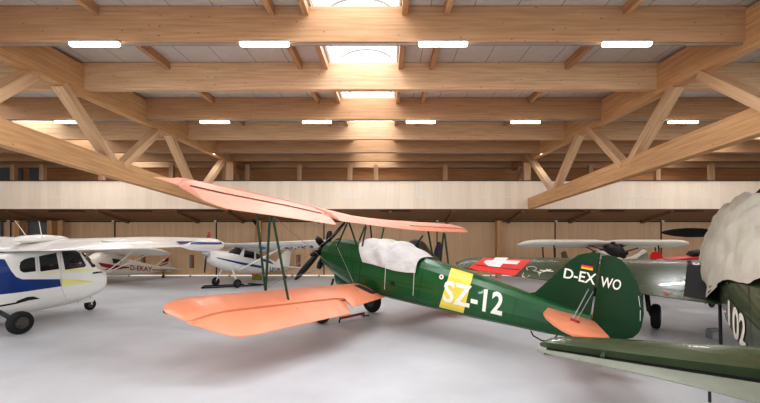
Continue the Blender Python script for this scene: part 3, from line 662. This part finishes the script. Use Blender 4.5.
# ================================================================== white high-wing plane, left
RC = rot(71.7); OC = Vector((-8.06, 10.86, 0))
cs = thing('high_wing_aeroplane', 'white high-wing plane with broad blue side panel and yellow stripes, nearest on the left', 'aeroplane', OC, RC)
cf = [(.27, .12, .78, .96), (.25, .26, .72, 1.02), (.2, .36, .64, 1.06), (.1, .47, .54, 1.10), (-.05, .53, .45, 1.16), (-.2, .55, .39, 1.36), (-.38, .56, .34, 1.62), (-.5, .56, .3, 1.68), (-1.0, .57, .25, 1.70), (-1.6, .57, .22, 1.69), (-2.1, .55, .21, 1.60), (-2.7, .48, .24, 1.42), (-3.6, .34, .36, 1.2), (-4.6, .2, .52, 1.08), (-5.4, .08, .66, 1.0)]
chh = MB().loft(hull_rings(cf, 28, 3.2)).build('fuselage', M_white, cs)
tcf = bvh(chh)
decal('side_window', chh, [[(20.5, 262), (24.5, 259.4), (31, 257.6), (34.6, 257.6), (35.6, 271.3), (24, 272.6), (20.2, 271), (19.2, 267)]], M_glass, chh, .008, 3, tcf)
decal('side_window', chh, [[(38.8, 256.5), (56, 253.0), (59, 269.0), (40.3, 271.5)]], M_glass, chh, .008, 3, tcf)
decal('side_window', chh, [[(61.5, 251.6), (75, 250.4), (79, 253), (86, 265.2), (84.5, 267), (65, 269.8)]], M_glass, chh, .008, 3, tcf)
decal('windscreen', chh, [[(79.5, 250.5), (83.5, 250.5), (98.5, 264.8), (99, 266), (92, 267.4)]], M_glass, chh, .008, 3, tcf)
decal('blue_panel', chh, [[(-6, 259), (4.5, 259.5), (6.5, 263), (6.5, 293.8), (-6, 295)], [(6.5, 263), (11, 271), (11, 293.3), (6.5, 293.8)], [(11, 271), (16, 277), (22, 279.4), (22, 292), (11, 293.3)], [(22, 279.4), (59.6, 279.2), (60.8, 286.3), (22, 292)]], M_blue, chh, .007, 4, tcf)
decal('yellow_stripe', chh, [line_px((38, 273.6), (62, 271.6), .8), line_px((62, 271.6), (103.5, 268.5), 1.8), [(61.2, 279.2), (75, 279.4), (76, 281.8), (93, 281.3), (93, 282.0), (80, 283.8), (61.8, 286.2)]], M_pyellow, chh, .008, 3, tcf)
decal('door_seam', chh, [line_px((60.3, 253), (61, 287), .35), line_px((61, 287), (66, 300), .3)], M_metal, chh, .008, 3, tcf)
decal('air_slot', chh, [line_px((92.5, 273.2), (103.5, 271.6), 1.6)], M_black, chh, .008, 2, tcf)
decal('wheel_well', chh, [[(-8, 306.5), (16, 302.2), (17, 300.8), (27, 297.0), (33, 296.4), (40, 298.6), (28, 300.4), (16, 303.8), (-8, 308.2)]], M_black, chh, .008, 3, tcf)
decal('door_window_frame', chh, [line_px((36.8, 256), (38, 272), .3)], M_metal, chh, .009, 2, tcf)
# wing
zc = lambda x, y: 1.74 + .024 * abs(y) + .09 * (x + 1.2)
LEc = [(0, -.25), (3, -.28), (4.5, -.55), (4.8, -.62), (4.95, -.75), (5.0, -.95)]
TEc = [(0, -1.95), (2.5, -1.95), (4.8, -1.65), (4.95, -1.55), (5.0, -1.3)]
for s in (-1, 1):
    st = [(s * y, lerp(LEc, y), lerp(TEc, y), lerp(LEc, y), lerp(TEc, y)) for y in frange(0, 4.7, 10) + frange(4.75, 5.0, 5)]
    w = airfoil_wing(st, zc, t=.13, camber=.03).build('wing', M_white, cs)
    if s < 0: cwg = w
    wf = MB().lathe((-1.05, s * 4.97, zc(-1.05, 4.97) - .05), (1, 0, 0), [(-.75, .015), (-.5, .08), (-.2, .115), (.1, .12), (.3, .09), (.4, .02)], 14).build('wingtip_fairing', M_white, w)
    if s < 0: wff = wf
    MB().lathe((-.95, s * 4.85, zc(-.95, 4.85) + .1), (0, 0, 1), [(0, .02), (.09, .02), (.12, .012)], 8).build('navigation_light', M_redd, w)
tcw = bvh(cwg)
decal('blue_stripe', cwg, [[(176, 242.2), (200, 242.0), (200, 244.4), (180, 244.6)]], M_blue, cwg, .02, 3, tcw)
decal('blue_stripe', wff, [[(190, 242.0), (221, 242.0), (222, 244.2), (190, 244.4)]], M_blue, wff, .01, 3)
MB().loft(hull_rings([(-1.75, .1, 1.9, 1.95), (-1.55, .28, 1.85, 2.02), (-1.2, .34, 1.85, 2.05), (-.8, .3, 1.85, 2.02), (-.55, .08, 1.85, 1.95)], 16)).build('roof_fairing', M_white, cs)
o = MB().loft(hull_rings([(-1.5, .02, 0, .02), (-1.35, .3, -.02, .05), (-1.0, .42, -.03, .075), (-.7, .3, -.02, .05), (-.55, .02, 0, .02)], 16)).build('wing_hump', M_white, cwg)  # added hump, stands in for an unidentified white shape beyond the wing
o.location = (.0, -2.55, 1.90)
for a, b in (((27, 237), (15, 220.5)), ((42, 238), (39, 221))):
    MB().tube(wb(RC, OC, at(a[0], a[1], 9.5)), wb(RC, OC, at(b[0], b[1], 9.5)), .012, .006, n=6).build('antenna', M_whitem, cs)
# undercarriage
qn = wb(RC, OC, Vector((-8.06, 10.86, .15))); wheel(cs, qn, (0, 1, 0), .15, .09)
MB().tube(qn + Vector((0, 0, .05)), (.05, 0, .5), .03, n=8).tube(qn + Vector((0, -.06, 0)), qn + Vector((0, -.06, .17)), .018, n=6).build('nose_leg', M_whitem, cs)
MB().box((-.25, -.2, .30), (.4, .02, .1)).build('gear_door', M_white, cs, smooth=False)
for s in (-1, 1):
    wp = Vector((-7.56, 8.24, .235)) if s < 0 else Vector((-7.56, 8.24, .235)) + RC @ Vector((0, 2.2, 0))
    q = wb(RC, OC, wp); wheel(cs, q, (0, 1, 0), .235, .17)
    MB().tube(q + Vector((0, -s * .08, 0)), (q.x + .1, s * .4, .4), .045, n=8).build('main_leg', M_dark, cs)
MB().prism([(-4.4, 1.0), (-5.2, 2.1), (-5.7, 2.1), (-5.6, .85)], .08).build('fin', M_white, cs, bevel=.015)
MB().box((-5.3, 0, .95), (.7, 3.0, .06)).build('tailplane', M_white, cs, bevel=.02)
pc = MB().lathe((.29, 0, .78), (1, 0, 0), [(0, .12), (.05, .1), (.1, .02)], 14).build('propeller', M_whitem, cs)

# ================================================================== taildragger with blue stripe, middle distance
RL = rot(240, 11); OL = Vector((-6.75, 14.9, 1.33))
ln = thing('tailwheel_aeroplane', 'white tailwheel plane with a narrow blue stripe, parked by the back wall', 'aeroplane', OL, RL)
lf = [(-.1, .16, -.16, .13), (-.16, .28, -.28, .17), (-.4, .33, -.38, .20), (-1.0, .37, -.50, .25), (-1.15, .38, -.52, .32), (-1.35, .38, -.53, .48), (-2.1, .38, -.5, .50), (-2.45, .33, -.46, .36), (-3.2, .22, -.32, .22), (-4.3, .06, -.12, .12)]
lh = MB().loft(hull_rings(lf, 24, 2.9)).build('fuselage', M_white, ln); tlf = bvh(lh)
decal('windscreen', lh, [[(226.5, 252.2), (230, 247.9), (236.5, 247.6), (243, 248.5), (239.5, 255.0), (232, 253.4)]], M_glass, lh, .01, 2, tlf)
decal('side_window', lh, [[(244.5, 250.2), (254, 252.3), (254, 258.8), (243.5, 256.8)], [(256, 253), (261, 255), (261, 260), (256, 259)]], M_glass, lh, .01, 2, tlf)
decal('blue_stripe', lh, [[(216, 257.2), (240, 262), (262, 266), (264, 268.8), (240, 264.2), (218, 258.6)], [(258, 257), (270, 261), (274, 264.5), (262, 261)]], M_blue, lh, .01, 3, tlf)
decal('fuselage_lettering', lh, text_px('LN-IKA', (270, 271.2), (283.5, 273.0), (283.5, 268.8), (270, 266.4), .02), M_navy, lh, .014, 1, tlf)
sp = MB().lathe((-.08, 0, 0), (1, 0, 0), [(0, .12), (.08, .11), (.2, .05), (.26, .01)], 16).build('propeller', M_metal, ln)
for s in (1, -1):
    d = Vector((0, .12 * s, -s)).normalized(); MB().loft([[Vector((-.02, 0, 0)) + d * r + Vector((.02 * math.sin(t), w * math.cos(t), 0)) for t in [k * math.pi / 4 for k in range(8)]] for r, w in ((.05, .03), (.3, .06), (.6, .05), (.72, .02))]).build('blade', M_dark, sp)
zln = lambda x, y: .50 + .05 * abs(y) + .12 * (x + 1.6)
for s in (1, -1):
    st = [(s * y, -1.1 - .03 * y, -2.15 + .1 * y * (y > 2.4) - .2 * (y > 2.4) + (.0 if y < 4.4 else .1), -1.1 - .03 * y, -2.15 + .1 * y * (y > 2.4) - .2 * (y > 2.4) + (.0 if y < 4.4 else .1)) for y in frange(0, 4.4, 8) + [4.5, 4.56]]
    w = airfoil_wing(st, zln, t=.12).build('wing', M_white, ln)
    if s > 0: lwg = w
    MB().tube((-1.35, s * .36, -.42), (-1.6, s * 2.3, zln(-1.6, 2.3) - .04), .035, n=8, flat=.5).build('wing_strut', M_whitem, ln)
    wq = wb(RL, OL, OL + RL @ Vector((-.92, s * .62, 0))); W_ = OL + RL @ Vector((-.92, s * .64, 0)); W_.z = .17; q = wb(RL, OL, W_)
    wheel(ln, q, (0, 1, 0), .17, .1); MB().tube((-1.05, s * .3, -.45), q, .035, .025, n=8).build('main_leg', M_whitem, ln)
tlw = bvh(lwg)
decal('wing_lettering', lwg, text_px('LN-IKA', (280, 250.9), (315, 248.2), (315, 245.0), (280, 247.5), .02, 1.15), M_navy, lwg, .014, 1, tlw)
decal('wing_stripe', lwg, [[(258, 246.6), (263, 246.2), (270, 249.4), (268, 250.8), (260, 249)], [(272, 251), (277, 250.4), (277.5, 252.4), (272, 252.4)]], M_bluel, lwg, .014, 1, tlw)
MB().prism([(-3.55, .15), (-4.0, .72), (-4.2, .80), (-4.42, .78), (-4.42, 0)], .05).build('fin', M_white, ln, bevel=.01)
MB().prism([(-3.85, .1), (-4.0, 1.15), (-4.4, 1.2), (-4.45, .1)], .04, axis=2, off=.02).prism([(-3.85, -.1), (-4.0, -1.15), (-4.4, -1.2), (-4.45, -.1)], .04, axis=2, off=.02).build('tailplane', M_whitem, ln)
W_ = OL + RL @ Vector((-4.2, 0, 0)); W_.z = .08; wheel(ln, wb(RL, OL, W_), (0, 1, 0), .08, .06)
MB().tube((-4.05, 0, -.1), wb(RL, OL, W_), .02, n=6).build('tail_leg', M_dark, ln)
# flat black dolly under its wheels
g0, g1 = at(203, 288.8, 15.2), at(257, 283.5, 16.6)
dl = thing('wheel_dolly', 'flat black steel dolly on the floor under the blue-striped tailwheel plane', 'dolly', (g0.x, 15.1, 0))
for (a, b) in (((0, 0), (2.1, .95)), ((-.15, .55), (1.2, 1.1)), ((0, 0), (-.15, .55)), ((2.1, .95), (1.3, 1.3))): MB().tube((a[0], a[1], .035), (b[0], b[1], .035), .03, n=6).build('rail', M_black, dl)
# tiny red and green crate by the wall
gq = at(257, 279.5, 18.2)
bx = thing('tool_crate', 'small crate with red lid and green body on the floor beyond the tailwheel plane', 'crate', (gq.x, 18.2, 0))
MB().box((0, 0, .1), (.38, .22, .2)).build('body', mat('crate green', (120, 140, 40), .5), bx, smooth=False, bevel=.01)
MB().box((-.1, 0, .22), (.22, .24, .05)).build('lid', M_red, bx, smooth=False, bevel=.01)

# ================================================================== red-striped taildragger, far left
RK = rot(246.5, 9); OK = Vector((-10.55, 18.85, 0))
ek = thing('light_aeroplane', 'small cream tailwheel plane with red stripes and D-EKAY on its side', 'aeroplane', OK, RK)
M_pip = mat('cream fabric', (226, 218, 206), .45, noise=.04)
kf = [(-.1, .04, .34, .5), (.3, .1, .26, .54), (1.0, .22, .12, .60), (1.8, .3, .0, .70), (2.4, .33, -.05, .95), (2.7, .34, -.06, 1.02), (3.1, .34, -.05, .85), (3.3, .32, -.03, .66), (3.9, .28, .05, .6), (4.05, .2, .12, .52)]
kh = MB().loft(hull_rings(kf, 20, 3.0)).build('fuselage', M_pip, ek); tkf = bvh(kh)
decal('fuselage_lettering', kh, text_px('D-EKAY', (130.2, 270.0), (151.8, 271.4), (151.8, 267.0), (130.2, 265.0), .015, 1.0), M_redd, kh, .014, 1, tkf)
decal('red_stripe', kh, [[(98, 262.5), (112, 264.6), (129, 267.0), (129, 268.2), (112, 268.8), (101, 266.3)], line_px((105, 269.3), (122, 268.6), .8), line_px((152, 269.8), (165, 270.2), .8), line_px((165, 270), (171, 270.4), .6)], M_redd, kh, .012, 2, tkf)
decal('side_window', kh, [[(112, 258.5), (121, 259.8), (121, 262.8), (113, 263.6)]], M_dark, kh, .01, 1, tkf)
kfin = MB().prism([(.55, .5), (.25, .78), (.02, .98), (-.16, 1.0), (-.3, .85), (-.38, .55), (-.34, .3), (-.1, .3)], .05).build('fin', M_pip, ek, bevel=.01); tkk = bvh(kfin)
decal('fin_stripe', kfin, [line_px((156.5, 264.5), (168.5, 260.6), 1.1), line_px((159, 266), (167.5, 263.4), 1.0), [(160, 262), (163, 258.8), (169.5, 257.6), (167.5, 261)]], M_redd, kfin, .01, 1, tkk)
MB().prism([(.35, .1), (.2, .95), (-.2, 1.0), (-.25, .05)], .035, axis=2, off=.47).prism([(.35, -.1), (.2, -.95), (-.2, -1.0), (-.25, -.05)], .035, axis=2, off=.47).build('tailplane', M_pip, ek)
zk = lambda x, y: .90 + .03 * abs(y) + .13 * (x - 2.6)
for s in (1, -1):
    st = [(s * y, lerp([(0, 3.15), (2.9, 3.12), (3.2, 2.98), (3.35, 2.7)], y), lerp([(0, 2.05), (2.8, 2.08), (3.2, 2.25), (3.35, 2.6)], y)) for y in frange(0, 2.8, 6) + frange(2.9, 3.35, 5)]
    airfoil_wing([(a, b, c, b, c) for a, b, c in st], zk, t=.1).build('wing', M_pip, ek)
    for x0 in (2.9, 2.3): MB().tube((2.9, s * .33, .0), (x0, s * 1.9, zk(x0, 1.9) - .03), .022, n=6).build('wing_strut', M_pip, ek)
    W_ = OK + RK @ Vector((3.5, s * .5, 0)); W_.z = .15; q = wb(RK, OK, W_); wheel(ek, q, (0, 1, 0), .15, .1)
    MB().tube((3.4, s * .3, 0), q, .025, n=6).build('main_leg', M_redd, ek)
wheel(ek, wb(RK, OK, Vector((-10.55, 18.85, .07))), (0, 1, 0), .07, .05); MB().tube((0.05, 0, .3), wb(RK, OK, Vector((-10.55, 18.85, .08))), .02, n=6).build('tail_leg', M_dark, ek)
kp = MB().lathe((4.05, 0, .34), (1, 0, 0), [(0, .1), (.12, .06), (.16, .01)], 12).build('propeller', M_dark, ek)
MB().box((4.12, 0, .34), (.03, .1, 1.2)).build('blade', M_dark, kp, bevel=.01)

# ================================================================== white biplane behind the olive wing
RE = rot(268, 11); OE = Vector((7.32, 12.75, 1.42))
eb = thing('radial_biplane', 'biplane with off-white upper wing and black radial engine, facing out behind the green fin', 'aeroplane', OE, RE)
M_offw = mat('off white fabric', (224, 218, 206), .6, noise=.05, nscale=2)
ze = lambda x, y: .45 + .005 * abs(y) + .02 * (x + .6)
for s in (1, -1):
    st = [(s * y, lerp([(0, -.45), (.35, -.35), (2.3, -.37), (2.65, -.5), (2.84, -.8)], y), lerp([(0, -1.2), (.3, -1.45), (2.2, -1.45), (2.6, -1.3), (2.84, -.95)], y)) for y in frange(0, 2.3, 6) + frange(2.4, 2.84, 5)]
    airfoil_wing([(a, b, c, b, c) for a, b, c in st], ze, t=.19).build('upper_wing', M_offw, eb)
    airfoil_wing([(a, b, c, b, c) for a, b, c in [(s * y, -.5, -1.4 + (.2 if y > 2.2 else 0)) for y in (.2, 1, 2, 2.4)]], lambda x, y: -.6, t=.11).build('lower_wing', M_offw, eb)
    for y0 in (1.72, 1.92): MB().tube((-.6 if y0 < 1.8 else -1.1, s * y0, ze(-.6, 1.8) - .02), (-.65 if y0 < 1.8 else -1.15, s * y0, -.58), .026, n=6).build('wing_strut', M_dark, eb)
    MB().tube((-.4, s * .15, .2), (-.6, s * .8, ze(-.6, .8)), .02, n=6).tube((-.9, s * .2, .2), (-1.0, s * .55, ze(-.9, .5)), .02, n=6).build('cabane_strut', M_dark, eb)
    W_ = OE + RE @ Vector((-.5, s * .5, 0)); W_.z = .22; q = wb(RE, OE, W_); wheel(eb, q, (0, 1, 0), .22, .12); MB().tube((-.6, s * .2, -.3), q, .03, n=6).build('undercarriage_leg', M_dark, eb)
MB().loft(hull_rings([(-.35, .33, -.38, .3), (-.8, .34, -.42, .3), (-1.8, .32, -.4, .3), (-3, .2, -.25, .15), (-4.2, .05, -.1, .06)], 16)).build('fuselage', M_olive, eb)
en = MB().lathe((-.3, 0, 0), (1, 0, 0), [(0, .36), (.1, .40), (.2, .36), (.3, .12)], 18).build('engine', M_engine, eb)
for k in range(9):
    a = 2 * math.pi * k / 9; d = Vector((0, math.sin(a), math.cos(a))); c = MB().tube(Vector((-.15, 0, 0)) + d * .15, Vector((-.15, 0, 0)) + d * .42, .07, n=8); c.build('cylinder', M_engine, en)
MB().tube((-.1, 0, 0), (-.1, .75, .22), .035, .02, 8).tube((-.1, 0, 0), (-.1, -.75, -.22), .035, .02, 8).build('propeller', M_dark, eb)
MB().prism([(-3.6, .1), (-3.9, .7), (-4.3, .7), (-4.35, -.1)], .05).build('fin', M_olive, eb)
W_ = OE + RE @ Vector((-4.1, 0, 0)); W_.z = .08; wheel(eb, wb(RE, OE, W_), (0, 1, 0), .08, .05)
# pale cover peaks over its nose
v = []; NX, NY = 26, 10
for i in range(NX + 1):
    px = 597 + (651 - 597) * i / NX; pk = lerp([(597, 249.5), (604, 251), (612, 256.5), (624, 258.5), (636, 254.5), (641, 250.6), (644.5, 249.0), (647, 253), (650, 259), (651, 262)], px)
    for j in range(NY + 1):
        t = j / NY; yy = 12.0 + .5 * t; p = at(px, pk, 12.1); zz = p.z - (abs(t - .2) ** 1.2) * .6 + .012 * math.sin(i * 1.7 + j)
        v.append((p.x, yy, zz))
f = [(i * (NY + 1) + j, i * (NY + 1) + j + 1, (i + 1) * (NY + 1) + j + 1, (i + 1) * (NY + 1) + j) for i in range(NX) for j in range(NY)]
tag(MB().add(v, f).build('dust_cover', M_sheet, None, auto=80), 'cream cloth cover with a tall peak, behind the olive wing beside the green rudder', 'cover')
# red and white tail + fuselage, heading right
rw = thing('striped_aeroplane', 'white plane with red tail fin and red fuselage stripe beyond the olive wing', 'aeroplane', (8.1, 11.3, 0))
Yr = 11.3
P_ = lambda x, y: (at(x, y, Yr).x - 8.1, at(x, y, Yr).z)
MB().prism([P_(650, 262), P_(650.5, 254), P_(653, 251.6), P_(658, 251.2), P_(661, 254), P_(663.5, 260), P_(664, 264), P_(651, 265)], .05, axis=1).build('fin', M_red, rw, bevel=.01)
MB().prism([P_(655.5, 262), P_(656, 259), P_(662, 258.6), P_(664, 261.5)], .06, axis=1).build('fin_panel', M_whitem, rw)
x0 = P_(655, 260)[0]; zz = lambda py: at(0, py, Yr).z
MB().loft([[(x, w * math.cos(t), (zb + zt) / 2 + (zt - zb) / 2 * math.sin(t)) for t in [k * math.pi / 8 for k in range(16)]] for x, w, zb, zt in ((x0, .04, zz(267), zz(262)), (x0 + .6, .12, zz(269), zz(260)), (x0 + 1.5, .25, zz(276), zz(258)), (x0 + 3.2, .33, .6, zz(254)), (x0 + 4.2, .3, .7, 1.4))]).build('fuselage', M_white, rw)
MB().prism([P_(662, 260.6), P_(668, 258.6), P_(684, 256.8), P_(704, 256.2), P_(704, 258), P_(684, 259), P_(668, 261)], .62, axis=1).build('tailplane', M_red, rw, bevel=.01)
MB().prism([P_(672, 261), P_(684, 259.3), P_(706, 258.2), P_(706, 260.2), P_(686, 261.4), P_(673, 262)], .64, axis=1).build('tailplane_edge', M_whitem, rw, bevel=.01)
MB().loft([[(x, .14 * math.cos(t), z + r * math.sin(t)) for t in [k * math.pi / 8 for k in range(16)]] for x, z, r in ((P_(689.5, 0)[0], zz(254.5), .03), (P_(691, 0)[0], zz(253.5), .08), (P_(697, 0)[0], zz(253), .11), (P_(703, 0)[0], zz(253.5), .1), (P_(706, 0)[0], zz(254), .05))]).build('canopy', M_dark, rw)
for xx in (x0 + 2.9,):
    for s in (1, -1): wheel(rw, (xx, s * .5, .2), (0, 1, 0), .2, .1); MB().tube((xx, s * .25, .75), (xx, s * .5, .2), .03, n=6).build('main_leg', M_whitem, rw)
wheel(rw, (x0 + 1.6, 0, .09), (0, 1, 0), .09, .06); MB().tube((x0 + 1.6, 0, .09), (x0 + 1.6, 0, 1.0), .02, n=6).build('tail_leg', M_dark, rw)
# dark radial plane with a navy tail, behind the canvas
OG = Vector((1.02, 15.0, 1.5)); RG = rot(245, 9)
gb = thing('dark_nosed_aeroplane', 'plane with dark radial nose and navy tail fin, behind the canvas of the green biplane', 'aeroplane', OG, RG)
M_cowl = mat('brown cowling', (72, 64, 58), .35, .3, noise=.2)
MB().loft(hull_rings([(.05, .3, -.3, .3, 2), (-.05, .4, -.38, .38, 2), (-.35, .42, -.4, .4, 2), (-.6, .38, -.4, .34, 2), (-1.2, .28, -.36, .2, 2), (-2.2, .16, -.25, .05, 2), (-3.1, .05, -.15, -.02, 2)], 18)).build('fuselage', M_cowl, gb)
en = MB().lathe((.02, 0, 0), (1, 0, 0), [(0, .22), (.06, .2), (.12, .1)], 16).build('engine', M_engine, gb)
MB().tube((.12, 0, 0), (.12, .36, .5), .04, .03, 8).tube((.12, 0, 0), (.12, -.36, -.5), .04, .03, 8).build('propeller', M_black, gb)
MB().prism([(-2.3, -.05), (-2.5, .3), (-2.85, .66), (-3.05, .72), (-3.3, .62), (-3.5, .2), (-3.45, -.15)], .05).build('fin', M_navy, gb, bevel=.01)
for s in (1, -1):
    W_ = OG + RG @ Vector((-.5, s * .55, 0)); W_.z = .2; q = wb(RG, OG, W_); wheel(gb, q, (0, 1, 0), .2, .1); MB().tube((-.5, s * .2, -.25), q, .03, n=6).build('main_leg', M_dark, gb)
W_ = OG + RG @ Vector((-3.0, 0, 0)); W_.z = .08; wheel(gb, wb(RG, OG, W_), (0, 1, 0), .08, .05); MB().tube((-3.0, 0, -.1), wb(RG, OG, W_), .02, n=6).build('tail_leg', M_dark, gb)

# red tow bar on the floor beneath the orange wing
tb = thing('tow_bar', 'red tow bar lying on the floor between the wheels of the green biplane', 'tow bar', (-.9, 9.0, 0))
q = [at(340, 318.5, 9.3), at(352, 315, 9.6), at(364, 312.5, 9.9)]
lp = [(p.x + .9, p.y - 9.0, .1) for p in q]
MB().path(lp, .03, 8).build('bar', M_redd, tb)
MB().tube((lp[0][0], lp[0][1], .1), (lp[0][0] - .02, lp[0][1], .0), .02, n=6).tube((lp[2][0], lp[2][1], .1), (lp[2][0], lp[2][1], .0), .02, n=6).tube((lp[2][0] - .06, lp[2][1] - .1, .06), (lp[2][0] + .12, lp[2][1] + .1, .03), .015, n=6).build('foot', M_black, tb)

# ================================================================== light
def area(loc, sx, sy, power, rotx=0, col=(.95, .97, 1)):
    l = bpy.data.lights.new('area_light', 'AREA'); l.shape = 'RECTANGLE'; l.size = sx; l.size_y = sy; l.energy = power; l.color = col
    o = bpy.data.objects.new('area_light', l); C.objects.link(o); o.location = loc; o.rotation_euler = (rotx, 0, 0); return o
for px in (98, 266, 442.5, 624): area(((px - CX) * 6.7 / F, 6.6, 5.12), .86, .1, 34)
for px in (72, 216, 317.5, 420.5, 524.5, 681): area(((px - CX) * 11.2 / F, 11.1, 5.1), .86, .1, 34)
for a, b in SK: area(((a + b) / 2, 7, ZT + .3), b - a - .2, 24, 400, col=(.88, .94, 1))
for px in (98, 266, 442.5, 624):
    for yy in (2.0, -2.2): area(((px - CX) * 6.7 / F, yy, 5.1), .86, .1, 40)  # unseen lamp rows, added for more overhead light
area((-.5, 15.6, 5.2), 36, .08, 300)  # lamp strip without a fixture, added to brighten fascia and back wall
fl_ = area((0, -5.6, 2.9), 38, 4.6, 1150, math.radians(90), (.9, .95, 1)); fl_.data.shape = 'RECTANGLE'  # unseen fill lamp behind the camera, added as daylight from the open front
w = bpy.data.worlds.new('world'); bpy.context.scene.world = w; w.use_nodes = True
nt = w.node_tree; bg = nt.nodes['Background']; bg.inputs[0].default_value = (.88, .94, 1, 1); bg.inputs[1].default_value = 1.1
sc = bpy.context.scene
sc.view_settings.view_transform = 'Standard'; sc.view_settings.look = 'Medium High Contrast'; sc.view_settings.exposure = -0.34
sc.cycles.use_denoising = True; sc.cycles.max_bounces = 8; sc.cycles.diffuse_bounces = 5
